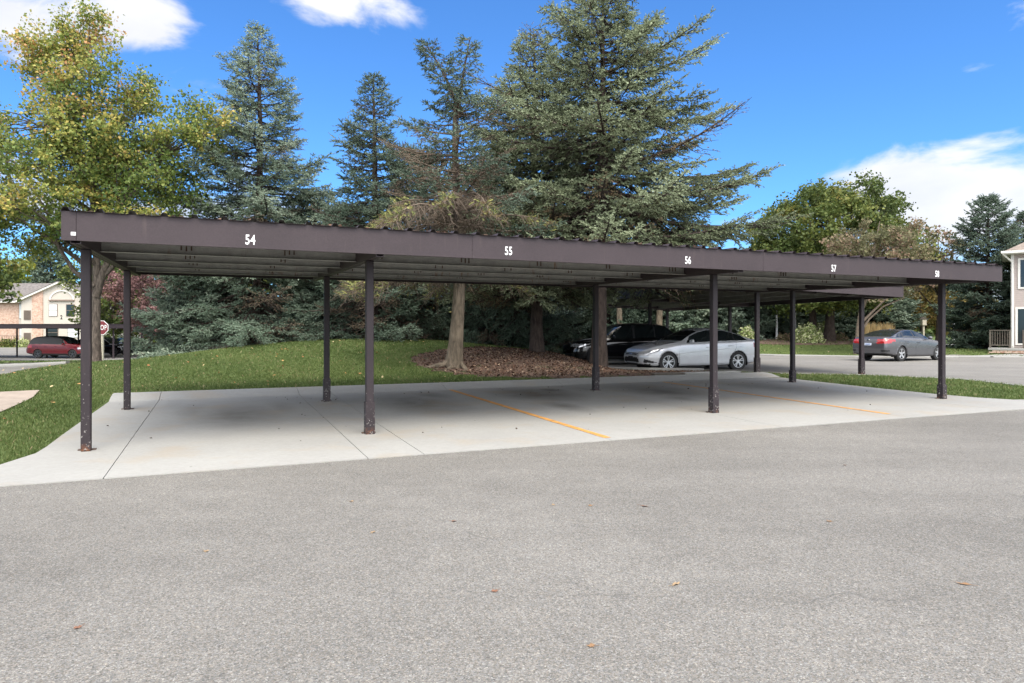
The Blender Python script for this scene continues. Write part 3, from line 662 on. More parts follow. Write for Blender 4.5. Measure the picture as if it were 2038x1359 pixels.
def build_car(name, label, spec, mats, loc, rz, group=None, cat='car', detail=True):
    """body grown from section curves; x from the nose (0) to the tail (L), then turned so +X is forward"""
    L_, HW = spec['L'], spec['HW']; root = empty(name, loc, rz, label, cat, group)
    wf, wr_, R = spec['wf'], spec['wr'], spec['R']; RA = R + .045
    nx = 190 if detail else 90
    xs = L_ * (0.5 - 0.5 * np.cos(np.linspace(0, math.pi, nx))) * .35 + np.linspace(0, L_, nx) * .65
    top = catmull(*zip(*spec['top']), xs); belt = np.minimum(catmull(*zip(*spec['belt']), xs), top - .012); sill = catmull(*zip(*spec['sill']), xs); hw = catmull(*zip(*spec['hw']), xs) * HW
    rw = spec['rail']            # roof rail half width ratio when fully up
    nv = 52 if detail else 30
    tk = np.array([0, .14, .2, .3, .45, .56, .6, .80, .86, .93, 1.0]); tv = np.linspace(0, 1, nv)
    P = np.zeros((nx, nv, 3)); gh = np.clip((top - belt) / .45, 0, 1)
    for i in range(nx):
        w, s_, b_, T, g_ = hw[i], sill[i], belt[i], top[i], gh[i]
        rl = w * (.90 * (1 - g_) + rw * g_); rz_ = T - (.012 + .05 * g_)
        mid = s_ + (b_ - s_) * .5
        ky = [0, w * .88, w * .965, w * .995, w * 1.0, w * .975, w * .945, rl + .03 * g_, rl - .03, rl * .55, 0]
        kz = [s_, s_, s_ + .035, s_ + .16, mid + .05, b_ - .035, b_, rz_ - .02 * g_, rz_ + .012, T - .004, T]
        P[i, :, 0] = xs[i]; P[i, :, 1] = catmull(tk, ky, tv); P[i, :, 2] = np.interp(tv, tk, kz)
    # tumble the nose / tail so that the ends are raked
    zz = P[:, :, 2]
    nose = np.exp(-P[:, :, 0] / .22); tail = np.exp(-(L_ - P[:, :, 0]) / .25)
    P[:, :, 0] += nose * (.05 * np.abs((zz - .5) / .25) ** 1.6) - tail * (spec.get('trake', .05) * np.abs((zz - .6) / .3) ** 1.6)
    # mirror: full section ring from right sill to left sill
    full = np.concatenate([P[:, :, :] * np.array([1, -1, 1]), P[:, ::-1, :][:, 1:, :]], 1)     # v: 0 (right bottom centre) ... top ... left bottom
    nvf = full.shape[1]
    # nose and tail caps
    def cap(ring, sgn):
        c = np.array([ring[:, 0].mean() + 0, 0, (ring[:, 2].min() + ring[:, 2].max()) / 2]); outl = []
        for k, sc in enumerate((.93, .8, .6, .35, .02)):
            r = c + (ring - c) * np.array([sc, sc, sc]); r[:, 0] = ring[:, 0] * sc + (ring[:, 0].min() if sgn < 0 else ring[:, 0].max()) * (1 - sc) + sgn * .03 * (1 - sc * sc); outl.append(r)
        return outl
    rows = cap(full[0], -1)[::-1] + [full[i] for i in range(nx)] + cap(full[-1], 1)
    G = np.array(rows); nr = len(rows)
    # snap wheel arches
    for wx in (wf, wr_):
        dx = G[:, :, 0] - wx; dz = G[:, :, 2] - R; rr = np.hypot(dx, dz); side = np.abs(G[:, :, 1]) > HW * .74
        m = side & (rr > RA - .035) & (rr < RA + .02); k = RA / np.maximum(rr, 1e-6)
        G[:, :, 0] = np.where(m, wx + dx * k, G[:, :, 0]); G[:, :, 2] = np.where(m, R + dz * k, G[:, :, 2])
    V = G.reshape(-1, 3); i, j = np.meshgrid(np.arange(nr - 1), np.arange(nvf - 1), indexing='ij'); a = (i * nvf + j).ravel()
    Fq = np.column_stack([a, a + nvf, a + nvf + 1, a + 1]); C = V[Fq].mean(1)
    tj = np.concatenate([tv, tv[::-1][1:]])[Fq % nvf].mean(1) if True else None
    ii = (Fq // nvf).min(1) - 5; xi = np.clip(ii, 0, nx - 1)
    keep = np.ones(len(Fq), bool)
    for wx in (wf, wr_): keep &= ~((np.hypot(C[:, 0] - wx, C[:, 2] - R) < RA - .012) & (np.abs(C[:, 1]) > HW * .66))
    keep &= ~((C[:, 2] < R * .5) & False)
    cls = np.zeros(len(Fq), int)        # 0 paint 1 glass 2 black 3 head 4 tail 5 side glass
    X, Y, Z = C[:, 0], np.abs(C[:, 1]), C[:, 2]; ghx = gh[xi]; bx = belt[xi]; tx = top[xi]; wxx = hw[xi]
    inr = (ii >= 0) & (ii < nx - 1)
    sideg = inr & (tj > .615) & (tj < .80) & (ghx > .24) & (X > spec['sg'][0]) & (X < spec['sg'][1])
    # slanted ends of the side glass
    sideg &= (X > spec['sg'][0] + (Z - bx) * spec['rake'][0]) & (X < spec['sg'][1] - (Z - bx) * spec['rake'][1])
    cls[sideg] = 5
    pil = np.zeros(len(Fq), bool)
    for p0, p1 in spec['pillars']: pil |= sideg & (X > p0) & (X < p1)
    cls[pil] = 2
    cls[inr & (tj > .87) & (X > spec['ws'][0]) & (X < spec['ws'][1])] = 1
    cls[inr & (tj > .87) & (X > spec['rg'][0]) & (X < spec['rg'][1])] = 1
    for kind, fn in spec['zones']: cls[fn(X, Y, Z, C[:, 1])] = kind
    cls[(Z < sill[xi] + .03) & (tj < .25)] = 2
    hl = spec.get('flip', 1)
    def T(A): B = A.copy(); B[:, 0] = L_ / 2 - A[:, 0]; return B
    partdef = [('body_shell', [0], mats['paint']), ('windscreen', [1], M['carglass']), ('side_window', [5], M['carglass']), ('lower_trim', [2], M['blackplastic']), ('headlight', [3], M['lampclear']), ('tail_light', [4], M['lampred'])]
    for nm, ks, mt in partdef:
        sel = keep & np.isin(cls, ks)
        subs = [(nm, sel)]
        if nm in ('side_window', 'headlight', 'tail_light'): subs = [(nm, sel & (C[:, 1] > 0)), (nm, sel & (C[:, 1] < 0))]
        if nm == 'windscreen': subs = [('windscreen', sel & (X < L_ * .55)), ('rear_window', sel & (X >= L_ * .55))]
        for n2, s2 in subs:
            if not s2.any(): continue
            fc = Fq[s2][:, ::-1]; used, inv = np.unique(fc, return_inverse=True)
            me = npmesh(n2, T(V[used]), inv.reshape(fc.shape), smooth=True); 
            bm = bmesh.new(); bm.from_mesh(me); bmesh.ops.remove_doubles(bm, verts=bm.verts, dist=.0008); bmesh.ops.recalc_face_normals(bm, faces=bm.faces) if n2 == 'body_shell' else None
            bm.to_mesh(me); bm.free(); me.polygons.foreach_set('use_smooth', [True] * len(me.polygons))
            link(n2, me, mt, root)
    tx_ = lambda x: L_ / 2 - x
    # dark inner shell so nothing is see-through, wheels
    mb = MB(); mb.box(tx_(L_ - .35), tx_(.35), -HW * .6, HW * .6, spec['sill'][1][1] + .06, .62); mb.put('floor_pan', M['blackplastic'], root)
    for wx in (wf, wr_):
        for sy in (-1, 1):
            yo = sy * (HW - .025); lin = MB(); n = 20       # arch liner
            Vv = []; 
            for q in range(n + 1):
                t = math.pi * (-.12 + 1.24 * q / n)
                for yy in (sy * HW * .66, sy * (HW - .03)): Vv.append((tx_(wx) + RA * math.cos(t), yy, R + RA * math.sin(t)))
            lin.add(Vv, [(2*q, 2*q+1, 2*q+3, 2*q+2) for q in range(n)] + [tuple(range(0, 2*n+2, 2))]); lin.put('wheel_arch', M['blackplastic'], root)
            lip = MB(); pl = [Vector((tx_(wx) + (RA - .004) * math.cos(t), sy * (HW * float(np.interp(wx, [k_[0] for k_ in spec['hw']], [k_[1] for k_ in spec['hw']])) - .030 + .012 * math.sin(t)), R + (RA - .004) * math.sin(t))) for t in np.linspace(-.06, math.pi + .06, 26)]
            for a_, c_ in zip(pl, pl[1:]): lip.bar(a_, c_, .024, 6)
            lip.put('arch_lip', mats['paint'], root, smooth=True)
            prof = [(.0, R * .66), (.0, R * .72), (.012, R * .90), (.03, R * .985), (.06, R), (.16, R), (.195, R * .97), (.2, R * .6), (.05, R * .58), (.03, R * .64)]
            ns = 36; VV = []; FF = []
            for q in range(ns):
                t = 2 * math.pi * q / ns
                for dy, rr in prof: VV.append((tx_(wx) + rr * math.cos(t), yo - sy * dy, R + rr * math.sin(t)))
            m_ = len(prof)
            for q in range(ns):
                for w_ in range(m_): FF.append((q*m_+w_, q*m_+(w_+1) % m_, ((q+1) % ns)*m_+(w_+1) % m_, ((q+1) % ns)*m_+w_))
            tm = MB(); tm.add(VV, FF); wheel = tm.put('wheel', M['tyre'], root, smooth=False)
            rmb = MB(); nsp = spec.get('spokes', 5); ro = R * .66; sp = spec.get('spoke_pair', True); spw = spec.get('spw', .013)
            ring = []                                          # rim lip
            for q in range(ns):
                t = 2 * math.pi * q / ns
                for dy, rr in ((.0, ro), (.0, ro * .93), (.05, ro * .90), (.05, ro)): ring.append((rr * math.cos(t), -sy * dy, rr * math.sin(t)))
            rmb.add(ring, [(q*4+w_, q*4+(w_+1) % 4, ((q+1) % ns)*4+(w_+1) % 4, ((q+1) % ns)*4+w_) for q in range(ns) for w_ in range(4)])
            for q in range(nsp):
                for off in ((-.2, .2) if sp else (0,)):
                    t = 2 * math.pi * q / nsp + .3; t1 = t + off * .5; t2 = t + off
                    ax = Vector((math.cos(t2), 0, math.sin(t2))); pr = Vector((-math.sin(t2), 0, math.cos(t2)))
                    a0 = Vector((math.cos(t1), 0, math.sin(t1))) * ro * .1; a1 = ax * ro * .95
                    y0_, y1_ = -sy * .012, -sy * .04
                    rmb.add([a0 - pr * spw * .8 + Vector((0, y0_, 0)), a0 + pr * spw * .8 + Vector((0, y0_, 0)), a1 + pr * spw + Vector((0, y0_ * .4, 0)), a1 - pr * spw + Vector((0, y0_ * .4, 0)),
                             a0 - pr * spw + Vector((0, y1_, 0)), a0 + pr * spw + Vector((0, y1_, 0)), a1 + pr * spw + Vector((0, y1_, 0)), a1 - pr * spw + Vector((0, y1_, 0))],
                            [(0, 3, 2, 1), (4, 5, 6, 7), (0, 1, 5, 4), (1, 2, 6, 5), (2, 3, 7, 6), (3, 0, 4, 7)])
            hub = [(.055 * math.cos(2*math.pi*q/14), -sy * .006, .055 * math.sin(2*math.pi*q/14)) for q in range(14)]; rmb.add(hub + [(x, y - sy * .05, z) for x, y, z in hub], [tuple(range(14))] + [(q, (q+1) % 14, (q+1) % 14 + 14, q + 14) for q in range(14)])
            rmb.v = [(x + tx_(wx), y + yo - sy * .004, z + R) for x, y, z in rmb.v]
            rmb.put('rim', M[spec.get('rimmat', 'rim')], wheel)
            bd = MB(); bd.v = []; ring2 = [(tx_(wx) + ro * .92 * math.cos(2*math.pi*q/24), yo - sy * .075, R + ro * .92 * math.sin(2*math.pi*q/24)) for q in range(24)]; bd.add(ring2, [tuple(range(24))]); bd.put('brake_back', M['blackplastic'], wheel)
    # surface lookup for trims
    def surf(x, z, sy=1):
        i0 = int(np.clip(np.searchsorted(xs, x), 1, nx - 1)); r = P[i0]; k = np.where((tv > .15) & (tv < .86))[0]
        y = np.interp(z, r[k, 2], r[k, 1]); return Vector((tx_(x), sy * (y + .001), z))
    if detail:
        for sy in (-1, 1):
            for ln in spec['lines']:
                mb = MB(); pts = [surf(x, z, sy) for x, z in ln]
                for p_, q_ in zip(pts, pts[1:]):
                    if (q_ - p_).length > 1e-4: mb.bar(p_, q_, .005, 4)
                mb.put('door_gap', M['blackplastic'], root)
            for hx, hz in spec['handles']:
                p_ = surf(hx, hz, sy); mb = MB(); mb.box(p_.x - .09, p_.x + .09, min(p_.y, p_.y + sy * .035), max(p_.y, p_.y + sy * .035), hz - .013, hz + .016); mb.put('door_handle', mats.get('handle', mats['paint']), root, bevel=.008)
            if spec.get('crease'):
                mb = MB(); pts = [surf(x, z, sy) for x, z in spec['crease']]
                for p_, q_ in zip(pts, pts[1:]): mb.bar(p_ - Vector((0, sy * .004, 0)), q_ - Vector((0, sy * .004, 0)), .009, 5)
                mb.put('body_crease', mats['paint'], root, smooth=True)
            mx, mz = spec['mirror']; p_ = surf(mx, mz, sy)
            bm = bmesh.new(); bmesh.ops.create_icosphere(bm, subdivisions=2, radius=1)
            for v in bm.verts: v.co = Vector((v.co.x * .07 + p_.x - .02, v.co.y * .11 + p_.y + sy * .11, v.co.z * .075 + mz + .07)) + Vector((.03 * abs(v.co.y), 0, 0))
            me = bpy.data.meshes.new('wing_mirror'); bm.to_mesh(me); bm.free(); me.polygons.foreach_set('use_smooth', [True] * len(me.polygons)); link('wing_mirror', me, mats['paint'], root)
        mb = MB(); mb.box(tx_(spec['ant']) - .05, tx_(spec['ant']) + .05, -.015, .015, float(catmull(*zip(*spec['top']), np.array([spec['ant']]))[0]) - .005, float(catmull(*zip(*spec['top']), np.array([spec['ant']]))[0]) + .035); mb.put('antenna', mats['paint'], root, bevel=.008)
    root['_L'] = L_
    return root, surf, tx_
def paint(name, col, metal=.6, rough=.28):
    m, nt, b, o = new_mat(name); q = NB(nt); b.inputs['Metallic'].default_value = metal; b.inputs['Roughness'].default_value = rough; b.inputs['Coat Weight'].default_value = .45; b.inputs['Coat Roughness'].default_value = .04
    dust = q.noise(q.coord('Object'), 3, 5, .6); q.l(q.ramp(dust, [(.3, tuple(c * .93 for c in col)), (.7, tuple(min(1, c * 1.05) for c in col))]), b.inputs['Base Color'])
    sep = q.n('ShaderNodeSeparateXYZ'); q.l(q.coord('Object'), sep.inputs[0]); q.l(q.ramp(sep.outputs[2], [(.2, rough + .25), (.6, rough)]), b.inputs['Roughness'])
    return m
SEDAN_A = dict(L=4.62, HW=.90, wf=.92, wr=3.60, R=.338, rail=.66, trake=.045,
    top=[(0, .66), (.08, .72), (.3, .80), (.7, .90), (1.15, .975), (1.42, 1.03), (1.8, 1.24), (2.15, 1.39), (2.5, 1.47), (2.85, 1.475), (3.2, 1.435), (3.6, 1.31), (3.95, 1.18), (4.2, 1.11), (4.42, 1.09), (4.54, 1.04), (4.62, .96)],
    belt=[(0, .60), (.3, .72), (.8, .85), (1.4, .95), (2.2, .985), (3.2, 1.025), (3.9, 1.045), (4.3, 1.03), (4.62, .90)],
    sill=[(0, .26), (.3, .21), (1, .19), (3, .20), (3.9, .23), (4.3, .28), (4.62, .34)],
    hw=[(0, .60), (.06, .72), (.18, .84), (.4, .93), (.9, .985), (2.2, 1.0), (3.4, 1.0), (4.0, .96), (4.4, .87), (4.55, .79), (4.62, .70)],
    sg=(1.60, 4.02), rake=(.9, 1.5), pillars=[(2.60, 2.68), (3.42, 3.47)], ws=(1.46, 2.16), rg=(3.42, 4.08), ant=3.1,
    lines=[[(1.32, .30), (1.30, .6), (1.36, .90)], [(2.63, .28), (2.63, .6), (2.62, .95)], [(3.28, .30), (3.40, .62), (3.50, .80), (3.50, .99)], [(1.35, .262), (3.25, .262)]],
    handles=[(2.42, .82), (3.28, .86)], mirror=(1.72, .95), crease=[(1.2, .60), (1.7, .655), (2.4, .71), (3.1, .765), (3.7, .83), (4.2, .88)],
    zones=[(2, lambda X, Y, Z, y: (X < .16) & (Z > .33) & (Z < .50) & (Y < .50 - .25 * (Z - .33))), (2, lambda X, Y, Z, y: (X < .12) & (Z > .575) & (Z < .625) & (Y < .42)),
           (2, lambda X, Y, Z, y: (X < .5) & (X > .1) & (Z > .32) & (Z < .32 + .28 * (.55 - X)) & (Y > .62)),
           (3, lambda X, Y, Z, y: (X < .72) & (Y > .42) & (Z > .60 + .16 * X) & (Z < .675 + .20 * X)),
           (4, lambda X, Y, Z, y: (X > 4.25) & (Y > .45) & (Z > .80) & (Z < .97)), (2, lambda X, Y, Z, y: (X < .3) & (Z < .285))])
SEDAN_B = dict(SEDAN_A, L=4.64, HW=.90, rimmat='rim', spokes=5, spoke_pair=False, spw=.035,
    top=[(0, .62), (.08, .68), (.3, .77), (.7, .86), (1.15, .93), (1.45, .98), (1.8, 1.17), (2.2, 1.33), (2.55, 1.40), (2.9, 1.405), (3.3, 1.36), (3.7, 1.25), (4.05, 1.13), (4.3, 1.07), (4.5, 1.06), (4.58, 1.02), (4.64, .93)],
    hw=[(0, .60), (.06, .72), (.18, .84), (.4, .93), (.9, .985), (2.2, 1.0), (3.4, 1.0), (4.1, .98), (4.45, .93), (4.58, .88), (4.64, .82)],
    sg=(1.62, 3.98), ws=(1.48, 2.2), rg=(3.32, 4.14), rake=(1.0, 1.6), trake=.02,
    zones=[(4, lambda X, Y, Z, y: ((X > 4.05) & (Y > .40) & (Z > .79 + np.maximum(0, 4.5 - X) * .22) & (Z < .985))),
           (2, lambda X, Y, Z, y: (X > 4.3) & (Z < .33)), (2, lambda X, Y, Z, y: (X > 4.3) & (Y > .58) & (Z > .43) & (Z < .51) & (X > 4.42)),
           (2, lambda X, Y, Z, y: (X < .12) & (Z > .33) & (Z < .6) & (Y < .5)), (3, lambda X, Y, Z, y: (X < .6) & (Y > .45) & (Z > .60) & (Z < .72))])
SUV = dict(SEDAN_A, L=4.62, HW=.93, wf=.95, wr=3.65, R=.36, rail=.74, trake=.03, rimmat='rim_dark',
    top=[(0, .84), (.08, .92), (.3, 1.0), (.7, 1.07), (1.15, 1.11), (1.35, 1.15), (1.7, 1.42), (2.0, 1.58), (2.4, 1.655), (3.0, 1.67), (3.6, 1.63), (4.0, 1.56), (4.25, 1.38), (4.45, 1.14), (4.55, 1.02), (4.62, .9)],
    belt=[(0, .74), (.3, .86), (.8, .96), (1.4, 1.02), (2.2, 1.04), (3.2, 1.08), (3.9, 1.12), (4.3, 1.12), (4.62, .86)],
    sill=[(0, .30), (.3, .25), (1, .24), (3, .24), (3.9, .27), (4.3, .32), (4.62, .40)],
    sg=(1.52, 4.2), rake=(.75, .5), pillars=[(2.50, 2.58), (3.4, 3.46)], ws=(1.37, 2.02), rg=(4.0, 4.42), ant=3.9,
    lines=[[(1.30, .36), (1.30, .7), (1.34, 1.0)], [(2.54, .34), (2.54, .7), (2.53, 1.04)], [(3.22, .36), (3.38, .72), (3.46, 1.08)]],
    handles=[(2.34, .93), (3.2, .96)], mirror=(1.66, 1.05), crease=[(1.2, .78), (2.2, .84), (3.2, .88), (4.2, .92)],
    zones=[(2, lambda X, Y, Z, y: (X < .14) & (Z > .62) & (Z < .84) & (Y < .5)), (2, lambda X, Y, Z, y: (X < .2) & (Z < .5) & (Y < .75)), (3, lambda X, Y, Z, y: (X < .55) & (Y > .50) & (Z > .74) & (Z < .86)),
           (4, lambda X, Y, Z, y: (X > 4.2) & (Y > .55) & (Z > .86) & (Z < 1.02)), (2, lambda X, Y, Z, y: (X > 1.2) & (X < 3.3) & (Z < .36))])
SUVR = dict(SUV, L=4.95, wr=3.85, hw=[(0, .60), (.06, .72), (.18, .84), (.4, .93), (.9, .985), (2.2, 1.0), (3.6, 1.0), (4.3, .97), (4.75, .92), (4.88, .86), (4.95, .80)],
    top=[(0, .86), (.08, .95), (.3, 1.04), (.7, 1.10), (1.15, 1.13), (1.4, 1.18), (1.75, 1.45), (2.1, 1.64), (2.5, 1.72), (3.2, 1.74), (4.0, 1.71), (4.4, 1.65), (4.6, 1.5), (4.78, 1.2), (4.88, 1.05), (4.95, .9)],
    belt=[(0, .74), (.3, .88), (.8, .98), (1.4, 1.04), (2.2, 1.07), (3.2, 1.10), (4.2, 1.14), (4.6, 1.13), (4.95, .86)], sill=[(0, .30), (.3, .25), (1, .24), (3.2, .24), (4.2, .27), (4.6, .34), (4.95, .42)],
    sg=(1.55, 4.62), pillars=[(2.55, 2.63), (3.6, 3.66), (4.1, 4.2)], rg=(4.45, 4.8), zones=SUV['zones'][:3] + [(2, lambda X, Y, Z, y: (Z > 1.12) & (X > 1.9)),
    (4, lambda X, Y, Z, y: (X > 4.35) & (Y > .55) & (Z > .86) & (Z < 1.02)), (2, lambda X, Y, Z, y: (Z < .40) & (Y > .6))])
P_SIL = paint('silver_metallic_paint', (.56, .57, .59), .28, .24); P_GRY = paint('grey_metallic_paint', (.105, .105, .112), .5, .25); P_BLK = paint('black_paint', (.006, .006, .007), .0, .1)
P_RED = paint('dark_red_paint', (.13, .005, .010), .2, .22); P_BLU = paint('blue_paint', (.02, .06, .17), .4, .25); P_LBL = paint('pale_blue_paint', (.3, .36, .42), .5, .25)
gz = lambda x, y, o=.02: (x, y, float(H(x, y)) + o)
HEAD2 = math.atan2(-.216, -.976)
silver, surf, tx_ = build_car('sedan', 'silver sedan parked side-on facing left under the rear carport', SEDAN_A, dict(paint=P_SIL), (6.22, 23.6, .0), HEAD2 + math.radians(5))
mb = MB(); mb.box(tx_(-.03), tx_(.03), -.09, .09, .585, .62); mb.put('front_badge', M['chrome'], silver, bevel=.01)
mb = MB()
for q in range(5): mb.box(tx_(.02), tx_(.035), -.45 + .03 * abs(q - 2), .45 - .03 * abs(q - 2), .35 + .032 * q, .358 + .032 * q)
mb.put('grille_bars', M['blackplastic'], silver)
mb = MB(); mb.box(tx_(.0) - .03, tx_(.0) + .01, -.40, .40, .635, .645); mb.put('chrome_strip', M['chrome'], silver)
blk, _, _ = build_car('suv', 'black SUV parked beyond the silver sedan, nose behind the thick spruce trunk', SUV, dict(paint=P_BLK), (4.38, 27.5, .0), HEAD2, cat='suv')
gry, surf, tx_ = build_car('sedan', 'dark grey sedan seen from behind with a wide red tail light, on the open court', SEDAN_B, dict(paint=P_GRY), (17.72, 31.0, .02), math.radians(28))
mb = MB(); mb.box(tx_(4.665), tx_(4.655), -.16, .16, .70, .80); mb.put('licence_plate', simple('plate_white', (.62, .68, .78), .5), gry)
mb = MB(); mb.box(tx_(4.672), tx_(4.665), -.11, .11, .735, .765); mb.put('plate_print', simple('plate_blue', (.15, .22, .45), .5), gry)
mb = MB(); mb.box(tx_(4.64), tx_(4.62), -.05, .05, .90, .97); mb.put('rear_badge', M['chrome'], gry, bevel=.008)
mb = MB(); mb.box(tx_(4.66), tx_(4.64), -.6, .6, .345, .375); mb.put('chrome_strip', M['chrome'], gry)
for sy in (-1, 1):
    mb = MB(); mb.box(tx_(4.62), tx_(4.60), min(sy * .56, sy * .74), max(sy * .56, sy * .74), .44, .50); mb.put('reflector', M['lampred'], gry)
red, surf, tx_ = build_car('suv', 'dark red SUV with black roof under the distant left carport', SUVR, dict(paint=P_RED), gz(px(125, 53.5), 53.5, .04), math.radians(-6), cat='suv')
build_car('hatchback', 'black car facing right just beyond the stop sign', dict(SUV, L=4.4, wr=3.45), dict(paint=P_BLK), gz(px(204, 58), 58.5, .04), math.radians(-4), detail=False)
build_car('hatchback', 'blue car with pale windows, rightmost in the distant left lot', dict(SEDAN_A), dict(paint=P_BLU), gz(px(240, 63), 63, .04), math.radians(-8), detail=False)
build_car('sedan', 'pale blue car partly behind the blue one in the left lot', dict(SEDAN_A), dict(paint=P_LBL), gz(px(222, 68), 68, .04), math.radians(-8), detail=False)
build_car('sedan', 'bright blue car far behind the spruce trunks, left of the black SUV', dict(SEDAN_A), dict(paint=P_BLU), gz(px(1118, 62), 62, .04), math.radians(172), detail=False)

# ------------------------------------------------------------------ stop sign
zs = 36.0; sx_, sz_ = px(200.5, zs, 652); gz0 = float(H(sx_, zs))
stop = empty('stop_sign', (sx_, zs, gz0), math.radians(6), 'maroon octagonal stop sign on a pale square post, half hidden by the maple trunk', 'stop sign')
mb = MB(); mb.box(-.08, .08, 0.03, .19, 0, sz_ - gz0 - .30); mb.put('post', M['palewood'], stop, bevel=.01)
oc = lambda r, y: [(r * math.cos(math.pi / 8 + k * math.pi / 4), y, r * math.sin(math.pi / 8 + k * math.pi / 4) + sz_ - gz0) for k in range(8)]
for r, ya, yb, nm, mt in ((.41, 0, .02, 'white_rim', 'white'), (.375, -.003, -.0005, 'sign_face', 'signred')):
    mb = MB(); mb.add(oc(r, ya) + oc(r, yb), [tuple(range(8)), tuple(range(15, 7, -1))] + [(i, (i + 1) % 8, (i + 1) % 8 + 8, i + 8) for i in range(8)]); mb.put(nm, M[mt], stop)
put_text('STOP', .36, M['white'], stop, (0, -.005, sz_ - gz0), xs=.66, bold=.02, name='lettering')

# ------------------------------------------------------------------ left apartments
ZB = 92.0; sc = ZB / F
bx = lambda x: (x - 1019) * sc
bz = lambda y: CAMZ - (y - HY) * sc
ap = empty('apartment_building', (bx(100), ZB, -.9), 0, 'brick and cream two storey apartments with an arched gable, behind the far left carport', 'building')
OX, OY, OZ = bx(100), ZB, -.9
def part(name, mat, parent, x0, x1, y0, y1, zb, zt, raw=False):
    if not raw: x0, x1, zb, zt = bx(x0), bx(x1), bz(zb), bz(zt)
    mb = MB(); mb.box(x0 - OX, x1 - OX, y0, y1, zb - OZ, zt - OZ); return mb.put(name, M[mat], parent)
part('wall', 'brick', ap, -420, 38, 0, 10, 690, 601)
part('wall_strip', 'cream', ap, 38, 55, -.02, 10, 690, 601)
part('wing_wall', 'cream', ap, 55, 202, -1.2, 10, 690, 603)
part('pier', 'brick', ap, 77, 98, -1.32, -1.2, 690, 600)
def gable(name, mat, pts, y0, y1, parent=ap):
    mb = MB(); mb.prism([(bx(x) - OX, bz(y) - OZ) for x, y in pts], y0, y1); return mb.put(name, M[mat], parent)
gable('gable_wall', 'cream', [(55, 603), (202, 603), (202, 596), (130, 566), (58, 596)], -1.2, 3)
gable('pier_top', 'brick', [(77, 600), (98, 600), (98, 578), (77, 589)], -1.33, -1.2)
for pts in ([(45, 600), (130, 562), (130, 565.5), (47, 603)], [(130, 562), (215, 600), (213, 603), (130, 565.5)]): gable('rake_board', 'trim', pts, -1.65, -1.2)
for pts in ([(45, 599), (130, 561), (130, 562), (45, 600)], [(130, 561), (215, 599), (215, 600), (130, 562)]): gable('wing_roof', 'shingle', pts, -1.7, 9)
rf = MB(); rf.add([(bx(-430) - OX, -.6, bz(600) - OZ), (bx(60) - OX, -.6, bz(600) - OZ), (bx(95) - OX, 5.5, bz(558) - OZ), (bx(-430) - OX, 5.5, bz(558) - OZ), (bx(60) - OX, 11.6, bz(600) - OZ), (bx(-430) - OX, 11.6, bz(600) - OZ)], [(0, 1, 2, 3), (3, 2, 4, 5), (1, 4, 2), (0, 3, 5), (0, 5, 4, 1)]); rf.put('roof', M['shingle'], ap)
rf = MB(); rf.add([(bx(60) - OX, 4.5, bz(603) - OZ), (bx(250) - OX, 4.5, bz(603) - OZ), (bx(250) - OX, 8.5, bz(559) - OZ), (bx(60) - OX, 8.5, bz(559) - OZ), (bx(250) - OX, 12, bz(603) - OZ), (bx(60) - OX, 12, bz(603) - OZ)], [(0, 1, 2, 3), (3, 2, 4, 5), (1, 4, 2), (0, 3, 5), (0, 5, 4, 1)]); rf.put('rear_roof', M['shingle'], ap)
gable('rear_gable', 'cream', [(128, 572), (175, 572), (151, 555)], 5, 7)
part('eave_gutter', 'trim', ap, -430, 57, -.75, -.6, 602.5, 600)
n = 16; arc = [(135.5 + 24.5 * math.cos(math.pi * k / n), 598 - 20 * math.sin(math.pi * k / n)) for k in range(n + 1)]; arc2 = [(135.5 + 22 * math.cos(math.pi * k / n), 598 - 17.6 * math.sin(math.pi * k / n)) for k in range(n + 1)]
mb = MB()
for k in range(n):
    q = [(bx(a) - OX, bz(b_) - OZ) for a, b_ in (arc[k], arc[k + 1], arc2[k + 1], arc2[k])]; mb.prism(q, -1.32, -1.2)
mb.put('arch_moulding', M['trim'], ap)
part('arch_ledge', 'louver', ap, 110.5, 160, -1.4, -1.2, 600, 597)
def window(x0, x1, y0, y1, yy, pane='blind', sash=True):
    f = part('window', 'louver', ap, x0, x1, yy - .06, yy, y1, y0)
    w = .9
    if sash:
        ym = (y0 + y1) / 2
        part('pane', pane, f, x0 + w, x1 - w, yy - .075, yy - .0605, ym - .5, y0 + w); part('pane', pane, f, x0 + w, x1 - w, yy - .075, yy - .0605, y1 - w, ym + .5)
    else: part('pane', pane, f, x0 + w, x1 - w, yy - .075, yy - .0605, y1 - w, y0 + w)
window(109.5, 126.5, 605.5, 630, -1.2); window(143.5, 160.5, 606, 630, -1.2, 'glass'); window(38.5, 55, 604, 634.5, -.02, sash=False)
window(39, 54, 652, 677, -.02, sash=False); window(106, 128, 652, 671, -1.2, 'glass'); window(146, 168, 652, 672, -1.2)
for y0, y1 in ((618, 636.5), (662, 681)):
    lv = part('louver_vent', 'louver', ap, 60.5, 74, -1.27, -1.2, y1, y0)
    mb = MB(); 
    for k in range(9):
        z = bz(y0 + 1 + k * (y1 - y0 - 2) / 8.5) - OZ; mb.box(bx(61.5) - OX, bx(73) - OX, -1.30, -1.27, z - .05, z)
    mb.put('louver_slats', M['wood'], lv)
o = put_text('2', .75, M['dark'], ap, (bx(134) - OX, -1.215, bz(632) - OZ), xs=.8, name='house_number')
rl = empty('balcony_railing', (bx(2), ZB - 1.4, -.9), 0, 'thin dark metal railing in front of the brick apartment wall', 'railing')
for z in (.35, 1.45): mb = MB(); mb.bar((bx(-60) - bx(2), 0, z), (bx(57) - bx(2), 0, z), .04, 4); mb.put('rail', M['wood'], rl)
